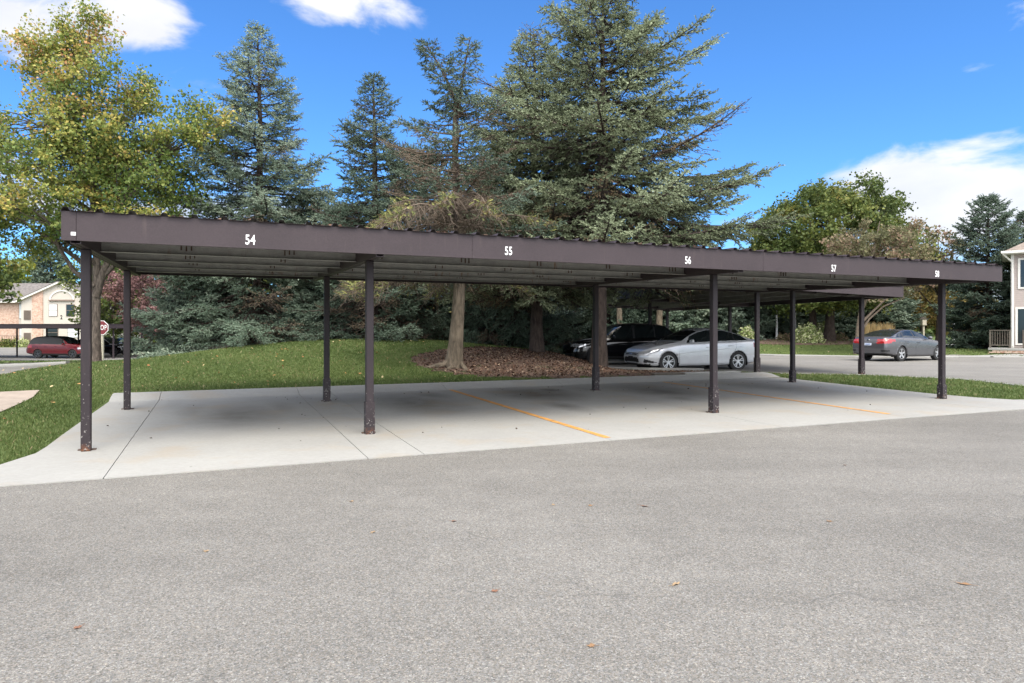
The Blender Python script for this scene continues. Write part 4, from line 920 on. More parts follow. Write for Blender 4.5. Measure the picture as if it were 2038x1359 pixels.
for k in range(26): mb = MB(); xx = bx(-58) - bx(2) + k * .31; mb.bar((xx, 0, 0.0), (xx, 0, 1.45), .018, 4); mb.put('baluster', M['wood'], rl)

# ------------------------------------------------------------------ right house, turned to face the camera
HX, HYY = px(2013, 40), 40.0
hb = empty('house', (HX, HYY, .12), math.radians(-36), 'taupe sided two storey house with white trim at the right edge', 'house')
def hp(name, mat, parent, x0, x1, y0, y1, z0, z1, bevel=0): mb = MB(); mb.box(x0, x1, y0, y1, z0, z1); return mb.put(name, M[mat], parent, bevel)
k_ = 1 / F * 40 * .885          # metres per photograph pixel along the turned wall, roughly
hp('core_wall', 'siding', hb, .02, 9, .03, 8, 0, 5.7)
mb = MB()
for r in range(46): z = .25 + r * .118; mb.add([(.12, .0, z), (9, .0, z), (9, .028, z + .118), (.12, .028, z + .118), (.12, .028, z), (9, .028, z)], [(0, 1, 2, 3), (0, 4, 5, 1)])
hp_s = mb.put('lap_siding', M['siding'], hb); tag(hp_s, kind='stuff')
mb = MB()
for r in range(46): z = .25 + r * .118; mb.add([(-.008, .12, z), (-.008, 8, z), (.02, 8, z + .118), (.02, .12, z + .118)], [(0, 1, 2, 3)])
tag(mb.put('lap_siding', M['siding'], hb), kind='stuff')
hp('corner_board', 'trim', hb, -.03, .12, -.03, .12, 0, 5.68)
def hz_(y): return CAMZ - (y - HY) / F * 40 - .12
for (x0, x1, y0, y1) in ((.42, 2.1, 518, 572), (.30, 2.2, 615, 683)):
    f = hp('window', 'trim', hb, x0 - .12, x1 + .12, -.05, .0, hz_(y1) - .1, hz_(y0) + .1, .01); hp('pane', 'glass', f, x0, x1, -.056, -.051, hz_(y1), hz_(y0)); hp('mullion', 'trim', f, (x0 + x1) / 2 - .03, (x0 + x1) / 2 + .03, -.075, -.057, hz_(y1), hz_(y0))
hp('soffit', 'trim', hb, -.45, 9.5, -.5, 8.5, 5.70, 5.78); hp('gutter', 'trim', hb, -.50, 9.5, -.62, -.5, 5.74, 5.88); hp('foundation', 'brick', hb, .0, 9, -.01, .03, -.3, .22)
mb = MB(); mb.add([(-.5, -.55, 5.8), (9.5, -.55, 5.8), (9.5, 8.6, 5.8), (-.5, 8.6, 5.8), (3.6, 4, 8.2), (9.5, 4, 8.2)], [(0, 1, 5, 4), (0, 4, 3), (4, 5, 2, 3), (1, 2, 5), (0, 3, 2, 1)]); mb.put('roof', M['shingle2'], hb)
mb = MB(); mb.bar((-.42, -.45, 5.72), (.04, -.08, 5.25), .05, 8); mb.bar((.04, -.08, 5.25), (.04, -.08, .3), .05, 8); mb.put('downpipe', M['trim'], hb)
pt = empty('porch', (HX, HYY, .12), math.radians(-36), 'low concrete porch on brick edging with weathered wooden balustrades, right edge', 'porch')
hp('platform', 'walk', pt, -1.1, 4, -1.7, -.06, .10, .22, .01)
nb_ = 14
for k in range(nb_):
    for r in range(2): hp('brick', 'brick', pt, -1.05 + k * .36 + r * .15, -1.05 + k * .36 + .34 + r * .15, -1.68, -1.55, -.06 + r * .08, .015 + r * .08)
for x0, x1 in ((-1.0, -.08), (.55, 1.7)):
    b_ = empty('balustrade', (0, 0, 0)); b_.parent = pt
    hp('handrail', 'wood', b_, x0 - .05, x1 + .05, -1.52, -1.38, 1.22, 1.27); hp('lower_rail', 'wood', b_, x0, x1, -1.48, -1.42, .36, .42); hp('newel_post', 'wood', b_, x0 - .05, x0 + .05, -1.50, -1.40, .22, 1.22); hp('newel_post', 'wood', b_, x1 - .05, x1 + .05, -1.50, -1.40, .22, 1.22)
    n = int((x1 - x0) / .115)
    for k in range(1, n): xx = x0 + (x1 - x0) * k / n; hp('baluster', 'wood', b_, xx - .02, xx + .02, -1.47, -1.43, .42, 1.22)

# ------------------------------------------------------------------ posts, lamps and small furniture far off
def bollard(x, Yd, y0, w, label, cat='marker post', cap=False, group=None):
    X = px(x, Yd); g0 = float(H(X, Yd)); zt = CAMZ - (y0 - HY) / F * Yd
    t = empty('marker_post', (X, Yd, g0), 0, label, cat, group); mb = MB(); mb.bar((0, 0, 0), (0, 0, zt - g0 - .12), w, 8, w * .85); mb.put('shaft', M['white'], t)
    mb = MB(); mb.bar((0, 0, zt - g0 - .12), (0, 0, zt - g0), w * 1.25, 8, w * .6); mb.put('cap', M['white'], t)
bollard(1546, 48, 618, .075, 'white lamp post seen between the first pair of thin carport posts', 'post')
bollard(1583, 50, 617, .06, 'slim white post just right of a brown carport post, before the evergreens', 'post')
bollard(1898, 50, 634, .075, 'white post on the lawn right of the last carport post', 'post')
bh = empty('birdhouse', (px(1838, 46), 46, float(H(px(1838, 46), 46))), 0, 'small pale box on a post beyond the roof of the grey sedan', 'box on post')
mb = MB(); mb.box(-.05, .05, -.05, .05, 0, 1.45); mb.put('post', M['palewood'], bh); mb = MB(); mb.box(-.14, .14, -.13, .13, 1.45, 1.85); mb.put('box', M['palewood'], bh, bevel=.01)
mb = MB(); mb.prism([(-.19, 1.852), (.19, 1.852), (0, 2.03)], -.16, .16); mb.put('lid', M['wood'], bh)
# ------------------------------------------------------------------ vegetation builders
def nrm(a): return a / np.maximum(np.linalg.norm(a, axis=-1, keepdims=True), 1e-9)
def tubes(P, R, k=5):
    """P (N,K,3) paths, R (N,K) radii -> verts, quads"""
    N, K, _ = P.shape; T = np.zeros_like(P); T[:, 1:-1] = P[:, 2:] - P[:, :-2]; T[:, 0] = P[:, 1] - P[:, 0]; T[:, -1] = P[:, -1] - P[:, -2]; T = nrm(T)
    up = np.where(np.abs(T[..., 2:3]) > .9, np.array([1., 0, 0]), np.array([0, 0, 1.])); U = nrm(np.cross(T, up)); Wv = np.cross(T, U)
    a = np.linspace(0, 2 * math.pi, k, endpoint=False)
    V = P[:, :, None] + R[:, :, None, None] * (U[:, :, None] * np.cos(a)[None, None, :, None] + Wv[:, :, None] * np.sin(a)[None, None, :, None])
    i, j, q = np.meshgrid(np.arange(N), np.arange(K - 1), np.arange(k), indexing='ij'); b0 = i * K * k + j * k
    Fq = np.stack([b0 + q, b0 + (q + 1) % k, b0 + k + (q + 1) % k, b0 + k + q], -1).reshape(-1, 4)
    return V.reshape(-1, 3), Fq
def join(parts):
    Vs, Fs, n = [], [], 0
    for V, Fq in parts: Vs.append(V); Fs.append(Fq + n); n += len(V)
    return np.concatenate(Vs), np.concatenate(Fs)
def needles(o, d, l, w, n, rg, base=.006):
    """bottle-brush twig made of n slim triangles"""
    N = len(o); rnd = rg.normal(size=(N, 3)); U = nrm(np.cross(d, rnd)); Wv = np.cross(d, U)
    kk = np.arange(n); f = (kk + .3) / n * .92; ang = kk * 2.4 + rg.random((N, 1)) * 6.28
    R = U[:, None] * np.cos(ang)[..., None] + Wv[:, None] * np.sin(ang)[..., None]
    B = o[:, None] + d[:, None] * (l[:, None] * f)[..., None]
    ww = (w[:, None] * (1 - .35 * f) * (.75 + .5 * rg.random((N, n))))[..., None]
    tip = B + R * ww * .72 + d[:, None] * ww * 1.05
    S = nrm(np.cross(R, d[:, None])) * (base if np.ndim(base) == 0 else base[:, None, None]) * (1 + ww * 20)
    V = np.stack([B - S, B + S, tip], 2).reshape(-1, 3); T = np.arange(N * n * 3).reshape(-1, 3)
    return V, T
def spruce_data(Hh, R, c0, seed, nb=150, prof=.8, sec=.2, tw=.13, twl=.17, tww=.05, nn=8, dead=0., dead_low=0., sparse=0., up=.75, low=-.22, lean=(0, 0), droop=.35, bulge=1.0, zbase=0., scatter=.25, wavy=.12, skirt=False, r0_=None, asym=None):
    rg = np.random.default_rng(seed); tubeparts = []
    K = 14; u = np.linspace(0, 1, K); z = u * Hh
    wob = np.cumsum(rg.normal(size=(K, 2)) * .02 * Hh / 10, 0)
    tx = np.stack([wob[:, 0] + lean[0] * u ** 1.5, wob[:, 1] + lean[1] * u ** 1.5, z + zbase], 1)
    def trunk_at(h): return np.stack([np.interp(h, z, tx[:, i]) for i in range(3)], -1)
    r0 = r0_ if r0_ else .016 * Hh + .04
    tr = tubes(tx[None], (r0 * (1 - u) ** .9 + .012)[None] * np.where(u < .05, 1.25, 1.)[None], 8)
    # limbs
    hb_ = (np.arange(nb) + rg.random(nb) * .8) / nb; hb_ = hb_ ** 1.0; h = c0 + (Hh - c0) * hb_ * .985
    if sparse: keep = rg.random(nb) > sparse; h = h[keep]; hb_ = hb_[keep]
    n = len(h); az = np.arange(n) * 2.399 + rg.random(n) * .9
    lob = 1 + scatter * .8 * (np.sin(az * 2 + seed) * .5 + np.sin(h * 2.1 + seed * 1.7 + az) * .5)
    env = (1 - hb_) ** prof * bulge; env = np.minimum(env, 1.0)
    L = (R * env * (1 - scatter + 2 * scatter * rg.random(n)) * lob + .10 + .12 * (1 - hb_))
    if asym: L *= 1 + .02 * np.clip(np.cos(az), 0, 1) * (hb_ < .35)
    if asym: L *= 1 - asym[1] * np.clip(np.cos(az - asym[0]), 0, 1) ** .8 * (1 - .6 * hb_)
    if not skirt: L *= np.where(hb_ < .06, .9, 1)
    a0 = low + (up - low) * hb_ ** 1.4 + rg.normal(size=n) * .08
    s = np.linspace(0, 1, 7); hor = np.stack([np.cos(az), np.sin(az), 0 * az], 1); sidev = np.stack([-np.sin(az), np.cos(az), 0 * az], 1)
    base = trunk_at(h)
    dz = L[:, None] * (a0[:, None] * s - droop * s * (1 - s) * (1.2 - hb_[:, None]))
    P = base[:, None] + hor[:, None] * (L[:, None] * s * (1 - .12 * s))[..., None] + sidev[:, None] * (rg.normal(size=(n, 1)) * wavy * L[:, None] * s * s)[..., None]; P[..., 2] += dz
    rad = (.008 + .012 * L)[:, None] * (1 - s * .85)
    tubeparts.append(tubes(P, rad, 4))
    # secondaries
    O, D, LL, SS, BI = [], [], [], [], []
    ns = np.maximum(2, (L / sec).astype(int))
    for side in (-1, 1):
        for q in range(int(ns.max())):
            m = ns > q; t = (.16 + .80 * (q + .5 + .4 * (rg.random(n) - .5)) / ns)[m]; idx = np.where(m)[0]
            f = t * 6; i0 = np.minimum(f.astype(int), 5); fr = (f - i0)[:, None]
            p = P[idx, i0] * (1 - fr) + P[idx, i0 + 1] * fr; fw = nrm(P[idx, i0 + 1] - P[idx, i0])
            sd_ = nrm(np.cross(fw, np.array([0, 0, 1.]))) * side
            ln = (.10 + .36 * L[idx] ** .85 * (1 - t) ** .8) * (.65 + .7 * rg.random(len(idx)))
            d = nrm(fw * .75 + sd_ * .75 + np.stack([0 * t, 0 * t, rg.normal(size=len(t)) * .30 - .12 - .18 * (1 - t)], 1))
            O.append(p); D.append(d); LL.append(ln); SS.append(t); BI.append(idx)
    # leader of each limb
    O.append(P[:, 4]); D.append(nrm(P[:, 6] - P[:, 4])); LL.append(L / 3 + .06); SS.append(np.full(n, .95)); BI.append(np.arange(n))
    O, D, LL, SS, BI = map(np.concatenate, (O, D, LL, SS, BI)); m = len(O)
    s4 = np.linspace(0, 1, 3); P2 = O[:, None] + D[:, None] * (LL[:, None] * s4)[..., None]; P2[..., 2] += (LL[:, None] * (-.10 * np.sin(s4 * math.pi)))
    tubeparts.append(tubes(P2, np.tile(np.array([.007, .005, .002]), (m, 1)) * (1 + LL[:, None]), 3))
    # twigs
    o_, d_, l_, w_, tip_, bz_, rr_ = [], [], [], [], [], [], []
    nt = np.maximum(1, (LL / tw).astype(int))
    for q in range(int(nt.max())):
        mm = nt > q; k = np.where(mm)[0]; t = (q + .35 + .5 * rg.random(len(k))) / nt[k]
        for side in (-1, 1):
            p = O[k] + D[k] * (LL[k] * t)[:, None]; sd_ = nrm(np.cross(D[k], np.array([0, 0, 1.]))) * side
            d = nrm(D[k] * .8 + sd_ * .7 + np.stack([0 * t, 0 * t, rg.normal(size=len(t)) * .42 - .05], 1))
            o_.append(p); d_.append(d); l_.append(twl * (.6 + .7 * rg.random(len(k)))); w_.append(np.full(len(k), tww)); tip_.append(SS[k]); bz_.append(BI[k])
    # terminal twigs
    o_.append(O + D * (LL * .82)[:, None]); d_.append(D); l_.append(np.full(m, twl * 1.2)); w_.append(np.full(m, tww * 1.1)); tip_.append(np.minimum(1, SS + .2)); bz_.append(BI)
    o_, d_, l_, w_, tip_, bz_ = map(np.concatenate, (o_, d_, l_, w_, tip_, bz_))
    # leader tip
    kt = rg.random(len(o_)) > .04
    inner = tip_ < .3; kt &= ~(inner & (rg.random(len(o_)) < .65))
    if dead > 0: 
        dl = rg.random(n) < dead * np.where(hb_ < dead_low, 2.2, .6); isd = dl[bz_] | ((tip_ < .45) & (rg.random(len(o_)) < dead))
        kt &= ~(isd & (rg.random(len(o_)) < .55))
    else: isd = np.zeros(len(o_), bool)
    o_, d_, l_, w_, tip_, bz_, isd = o_[kt], d_[kt], l_[kt], w_[kt], tip_[kt], bz_[kt], isd[kt]
    w_ = np.where(isd, w_ * .55, w_)
    ln_ = np.linspace(.0, 1, 8)[:-1]; lead_o = trunk_at(Hh - .5 + .5 * ln_); lead_d = nrm(rg.normal(size=(7, 3)) * .4 + np.array([0, 0, 1.]))
    o_ = np.concatenate([o_, lead_o]); d_ = np.concatenate([d_, lead_d]); l_ = np.concatenate([l_, np.full(7, .14)]); w_ = np.concatenate([w_, np.full(7, .04)])
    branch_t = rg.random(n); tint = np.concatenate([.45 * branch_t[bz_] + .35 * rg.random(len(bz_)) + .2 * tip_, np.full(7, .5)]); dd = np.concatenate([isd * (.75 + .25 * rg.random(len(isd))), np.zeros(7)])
    V, T = needles(o_, d_, l_, w_, nn, rg, .0072 * (tww / .05))
    return tr, join(tubeparts), (V, T, np.repeat(tint, nn), np.repeat(dd, nn))
def make_tree(name, label, loc, data, bark, leafmat, group=None, cat='tree', rz=0, limbmat=None, extra=None):
    tr, limbs, (V, T, tint, dd) = data
    root = empty(name, loc, rz, label, cat, group)
    link('trunk', npmesh('trunk', *tr, smooth=True), M[bark], root)
    if limbs is not None: link('limbs', npmesh('limbs', *limbs, smooth=True), M[limbmat or bark], root)
    link('crown', npmesh('crown', V, T, dict(tint=tint, dead=dd)), leafmat, root)
    return root
def copy_tree(src, loc, rz, scale, label, group=None, name=None):
    r = src.copy(); COL.objects.link(r); r.location = loc; r.rotation_euler = (0, 0, rz); r.scale = scale; r['label'] = label
    if group: r['group'] = group
    elif 'group' in r: del r['group']
    for ch in list(src.children):
        c = ch.copy(); COL.objects.link(c); c.parent = r
    return r
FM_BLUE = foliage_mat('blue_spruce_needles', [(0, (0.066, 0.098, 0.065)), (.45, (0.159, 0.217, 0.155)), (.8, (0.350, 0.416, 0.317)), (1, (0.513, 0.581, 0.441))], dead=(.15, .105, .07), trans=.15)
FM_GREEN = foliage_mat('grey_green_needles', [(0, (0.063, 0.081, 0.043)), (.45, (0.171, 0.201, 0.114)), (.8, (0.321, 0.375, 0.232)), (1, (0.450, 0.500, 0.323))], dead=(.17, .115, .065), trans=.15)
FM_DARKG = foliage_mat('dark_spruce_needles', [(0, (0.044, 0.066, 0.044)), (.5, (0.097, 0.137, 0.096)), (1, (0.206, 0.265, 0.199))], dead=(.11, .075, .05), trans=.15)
FM_YEL = foliage_mat('yellowing_needles', [(0, (0.083, 0.091, 0.041)), (.5, (0.199, 0.232, 0.091)), (1, (0.497, 0.497, 0.166))], dead=(.20, .135, .075), trans=.2)
FM_MAPLE = foliage_mat('turning_maple_leaves', [(0, (0.070, 0.122, 0.039)), (.35, (0.166, 0.235, 0.061)), (.65, (0.330, 0.358, 0.094)), (.85, (0.597, 0.480, 0.136)), (1, (0.729, 0.389, 0.189))], trans=.35, rough=.5)
FM_OAKG = foliage_mat('green_maple_leaves', [(0, (0.042, 0.070, 0.021)), (.5, (0.116, 0.158, 0.044)), (.85, (0.232, 0.249, 0.063)), (1, (0.386, 0.282, 0.089))], trans=.3, rough=.5)
FM_PLUM = foliage_mat('purple_plum_leaves', [(0, (0.068, 0.038, 0.038)), (.5, (0.220, 0.118, 0.114)), (.85, (0.406, 0.237, 0.220)), (1, (0.237, 0.254, 0.101))], trans=.3)
FM_BROWNR = foliage_mat('reddish_green_leaves', [(0, (0.088, 0.096, 0.044)), (.5, (0.211, 0.202, 0.105)), (.8, (0.334, 0.229, 0.157)), (1, (0.386, 0.211, 0.176))], trans=.3)
FM_YELG = foliage_mat('yellow_green_leaves', [(0, (0.072, 0.115, 0.022)), (.5, (0.202, 0.259, 0.043)), (1, (0.490, 0.461, 0.072))], trans=.35)
FM_ORANGE = foliage_mat('ochre_leaves', [(0, (0.083, 0.083, 0.025)), (.5, (0.235, 0.193, 0.055)), (1, (0.414, 0.262, 0.083))], trans=.3)
FM_HYD = foliage_mat('cream_flowers', [(0, (0.115, 0.184, 0.046)), (.4, (0.402, 0.483, 0.172)), (1, (0.862, 0.828, 0.575))], trans=.2)
FM_GRASS = foliage_mat('grass_blades', [(0, (0.046, 0.077, 0.023)), (.5, (0.109, 0.156, 0.045)), (.85, (0.194, 0.230, 0.084)), (1, (0.404, 0.310, 0.185))], trans=.3, rough=.55)
def leaves(c, sz, rg, upb=.6):
    """folded kite leaves: two triangles each"""
    N = len(c); nr_ = nrm(rg.normal(size=(N, 3)) + np.array([0, 0, upb])); d = nrm(np.cross(nr_, rg.normal(size=(N, 3)))); s = np.cross(nr_, d); z = (sz * (.6 + .8 * rg.random(N)))[:, None]
    a = c - d * z * .5; b = c + d * z * .55; l = c + s * z * .42 + nr_ * z * .10; r = c - s * z * .42 + nr_ * z * .10
    V = np.stack([a, l, b, r], 1).reshape(-1, 3); k = np.arange(N)[:, None] * 4
    T = np.concatenate([k + np.array([0, 1, 2]), k + np.array([0, 2, 3])], 1).reshape(-1, 3)
    return V, T
def decid_data(Hh, env, fork, seed, ncl=160, per=140, rc=.55, leaf=.1, nlimb=9, r0=.2, flat=.6, tintf=None, shell=.5, path=None, lowlimb=None, tilt=.0):
    """env(rg,n)-> points inside the crown envelope (local). limbs run from the fork to clusters of leaves"""
    rg = np.random.default_rng(seed); K = 10; u = np.linspace(0, 1, K)
    top = np.array([tilt, 0, Hh * .93]); tx = np.stack([top[0] * u ** 1.4 + .05 * np.sin(u * 7 + seed), .06 * np.cos(u * 6 + seed), u * top[2]], 1)
    rad = r0 * (1 - u) ** .8 + .02; rad[0] *= 1.45; rad[1] *= 1.02
    tp = [tubes(tx[None], rad[None], 9)]
    C = env(rg, ncl)
    # primary limbs by azimuth/height sectors
    az = np.arctan2(C[:, 1], C[:, 0]); lim = rg.random(nlimb) * 2 * math.pi; lim = np.arange(nlimb) * 2.399
    hl = fork + (Hh * .62 - fork) * (np.arange(nlimb) / nlimb) ** 1.1
    asg = np.argmin(np.abs(np.angle(np.exp(1j * (az[:, None] - lim[None])))) * 1.4 + np.abs(C[:, 2:3] - hl[None] - np.hypot(C[:, 0:1], C[:, 1:2]) * .55) * .45, 1)
    s = np.linspace(0, 1, 7)[:, None]; subP, subR = [], []
    allL = []
    for q in range(nlimb):
        idx = np.where(asg == q)[0]
        if len(idx) == 0: continue
        cen = C[idx].mean(0); far = C[idx][np.argmax(np.linalg.norm(C[idx][:, :2], axis=1))]; end = cen * .5 + far * .5
        b0 = np.array([np.interp(hl[q], tx[:, 2], tx[:, i]) for i in range(3)]); mid = b0 + (end - b0) * .45 + np.array([0, 0, .08 * np.linalg.norm(end - b0)])
        lp = (1 - s) ** 2 * b0 + 2 * s * (1 - s) * mid + s * s * end; lp += rg.normal(size=lp.shape) * .05 * s
        rr = np.interp(hl[q], tx[:, 2], rad) * .62; allL.append((lp, rr * (1 - s[:, 0] * .85) + .008))
        for i in idx:
            t = np.clip(1 - np.linalg.norm(C[i] - end) / (np.linalg.norm(end - b0) + .1), .2, .95) * .9; f = t * 6; i0 = int(min(f, 5)); p = lp[i0] + (lp[i0 + 1] - lp[i0]) * (f - i0)
            m_ = (p + C[i]) / 2 + np.array([0, 0, .12]) + rg.normal(size=3) * .12; subP.append((1 - s) ** 2 * p + 2 * s * (1 - s) * m_ + s * s * C[i]); subR.append(np.linspace(.03 * r0 / .2, .006, 7))
    tp2 = [tubes(np.array([a for a, _ in allL]), np.array([b for _, b in allL]), 6), tubes(np.array(subP), np.array(subR), 4)]
    # small twigs in each cluster
    nt = 6; d = nrm(rg.normal(size=(ncl, nt, 3)) + np.array([0, 0, .35])); tw0 = np.repeat(C[:, None], nt, 1); tw1 = tw0 + d * rc * (.7 + .7 * rg.random((ncl, nt, 1))) * np.array([1, 1, flat + .2])
    TP = np.stack([tw0, (tw0 + tw1) / 2 + rg.normal(size=tw0.shape) * .03, tw1], 2).reshape(-1, 3, 3); tp2.append(tubes(TP, np.tile([.010, .007, .003], (len(TP), 1)), 3))
    if lowlimb: 
        for pts, ra, rb in lowlimb: pts = np.array(pts, float)[None]; tp.append(tubes(pts, np.linspace(ra, rb, pts.shape[1])[None], 7))
    n = ncl * per; ti = rg.integers(0, len(TP), n); f = rg.random((n, 1)) ** .7; c = TP[ti, 0] * (1 - f) + TP[ti, 2] * f + rg.normal(size=(n, 3)) * np.array([1, 1, .7]) * rc * .2
    V, T = leaves(c, leaf, rg); cl = ti // nt
    ct = rg.random(ncl); tint = .55 * ct[cl] + .45 * rg.random(n)
    if tintf is not None: tint = np.clip(tint + tintf(c), 0, 1)
    return join(tp), join(tp2), (V, T, np.repeat(tint, 2), np.zeros(2 * n))
def ell(cx, cy, cz, rx, ry, rz, shell=.5, zmin=-9):
    def f(rg, n):
        d = nrm(rg.normal(size=(n * 3, 3))); r = (shell + (1 - shell) * rg.random((n * 3, 1))) ** .6; p = d * r * np.array([rx, ry, rz]) * (.86 + .22 * rg.random((n * 3, 1))) + np.array([cx, cy, cz]); p = p[p[:, 2] > zmin]; return p[:n]
    return f
def ground(x, Yd): X = px(x, Yd); return (X, Yd, float(H(X, Yd)) - .03)

# ------------------------------------------------------------------ the trees
# left maple
mpx = ground(191, 25.5)
def maple_env(rg, n):
    a = ell(-2.6, 0, 6.7, 4.8, 3.6, 3.0,   .35, 4.25)(rg, int(n * .56)); b = ell(.2, 0, 9.3, 2.5, 2.2, 2.3, .3)(rg, int(n * .17)); c = ell(1.9, 0, 6.6, 2.5, 2.2, 2.7, .3, 3.6)(rg, int(n * .15))
    h = rg.random(int(n * .05) + 1); e = np.stack([-.5 + (h - .5) * .8, h * 0, 11 + 2. * h], 1) + rg.normal(size=(len(h), 3)) * .25
    k = np.linspace(0, 1, int(n * .04)); g_ = np.stack([-1.2 - 1.4 * k, 0 * k, 10.3 + 1.9 * k], 1) + rg.normal(size=(len(k), 3)) * .2
    k = np.linspace(0, 1, int(n * .06)); h2 = np.stack([2.4 + 2.0 * k, 0 * k, 7.6 + 1.3 * k], 1) + rg.normal(size=(len(k), 3)) * np.array([.5, .6, .5])
    return np.concatenate([a, b, c, e, g_, h2])
_r = np.random.default_rng(3); _n = len(maple_env(_r, 370))
dat = decid_data(13.2, lambda rg, n: maple_env(rg, 370), 3.0, 5, ncl=_n, per=200, rc=.76, leaf=.105, nlimb=13, r0=.15, tintf=lambda c: .10 * (c[:, 2] - 6) / 3 - .06, tilt=-.2,
    lowlimb=[([(0, -.05, 2.9), (-.75, -.1, 3.45), (-1.3, -.1, 4.3), (-1.6, -.1, 5.3), (-2.3, 0, 6.5)], .10, .03), ([(0, 0, 2.5), (.25, 0, 3.4), (.75, 0, 4.5), (1.0, 0, 6.0), (1.6, 0, 7.6)], .15, .04)])
make_tree('maple_tree', 'tall maple with leaves turning yellow, behind the left end of the carport', mpx, dat, 'bark_grey', FM_MAPLE, limbmat='bark_grey')
# big blue spruce left of centre
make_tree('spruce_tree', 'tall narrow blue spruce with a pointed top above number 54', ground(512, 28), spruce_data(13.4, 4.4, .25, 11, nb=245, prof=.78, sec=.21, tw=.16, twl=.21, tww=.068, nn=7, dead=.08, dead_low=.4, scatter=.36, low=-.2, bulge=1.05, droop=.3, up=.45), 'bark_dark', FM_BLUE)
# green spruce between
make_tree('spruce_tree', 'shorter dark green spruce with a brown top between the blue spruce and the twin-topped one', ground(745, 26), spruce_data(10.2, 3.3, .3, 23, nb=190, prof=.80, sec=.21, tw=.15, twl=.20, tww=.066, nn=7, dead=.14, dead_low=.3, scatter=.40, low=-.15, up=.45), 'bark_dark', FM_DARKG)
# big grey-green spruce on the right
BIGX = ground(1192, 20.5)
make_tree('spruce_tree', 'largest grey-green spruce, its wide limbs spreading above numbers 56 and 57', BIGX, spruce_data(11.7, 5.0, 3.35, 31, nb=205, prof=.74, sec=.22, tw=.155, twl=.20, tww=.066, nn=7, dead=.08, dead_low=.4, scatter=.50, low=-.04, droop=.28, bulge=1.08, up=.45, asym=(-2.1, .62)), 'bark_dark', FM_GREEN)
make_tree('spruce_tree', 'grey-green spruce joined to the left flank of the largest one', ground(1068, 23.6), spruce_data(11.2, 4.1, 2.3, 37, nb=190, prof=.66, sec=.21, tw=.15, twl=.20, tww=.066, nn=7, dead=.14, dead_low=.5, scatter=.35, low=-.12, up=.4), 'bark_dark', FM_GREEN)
# sparse twin-topped spruce with the pale trunk : leaders, dead lower limbs
bx_, by_, bz0 = ground(908, 18.3)
rt = empty('spruce_tree', (bx_, by_, bz0), 0, 'sickly twin-topped spruce with a bare pale trunk and dead drooping limbs', 'tree')
K = 12; u = np.linspace(0, 1, K); trp = np.stack([.05 + .10 * np.sin(u * 5) + .14 * u - .12, .1 * np.sin(u * 3), u * 7.3], 1)
tv, tf = tubes(trp[None], (.165 * (1 - u) ** .7 + .035)[None] * np.array([1.35, 1.08] + [1] * 10)[None], 10)
roots = [tubes(np.array([[(0, 0, .30), (-.28, -.1, .12), (-.62, -.22, .05), (-.95, -.30, -.02)]]), np.array([[.13, .10, .07, .03]]), 7), tubes(np.array([[(0, 0, .2), (.2, -.15, .06), (.3, -.35, -.02), (.32, -.5, -.06)]]), np.array([[.12, .08, .05, .03]]), 7), tubes(np.array([[(0, 0, .2), (-.1, -.25, .04), (-.25, -.5, -.02), (-.45, -.62, -.06)]]), np.array([[.1, .06, .04, .02]]), 6)]
link('trunk', npmesh('trunk', *join([(tv, tf)] + roots), smooth=True), M['bark_pine'], rt)
def sub(data, off, parent=rt, mat=FM_DARKG, nm='leader'):
    tr, lm, (V, T, ti, dd) = data; off = np.array(off)
    l = link(nm, npmesh(nm, tr[0] + off, tr[1], smooth=True), M['bark_dark'], parent); link('limbs', npmesh('limbs', lm[0] + off, lm[1], smooth=True), M['twig'], l); link('crown', npmesh('crown', V + off, T, dict(tint=ti, dead=dd)), mat, l)
sub(spruce_data(2.0, .40, .15, 41, nb=34, prof=.4, sec=.18, tw=.12, twl=.17, tww=.06, nn=7, dead=.12, lean=(-.90, 0), scatter=.5, low=.0, up=.3, r0_=.045), (.08, 0, 6.75))
sub(spruce_data(2.1, .24, .2, 43, nb=28, prof=.3, sec=.18, tw=.12, twl=.16, tww=.055, nn=7, dead=.2, lean=(.32, 0), scatter=.6, low=-.3, up=.3, r0_=.035), (.08, 0, 6.8))
sub(spruce_data(4.5, 2.3, .2, 47, nb=120, prof=.50, sec=.2, tw=.14, twl=.18, tww=.06, nn=7, dead=.28, dead_low=.6, r0_=.05, scatter=.55, low=-.05, up=.35, sparse=.15), (.04, 0, 2.7), mat=FM_DARKG)
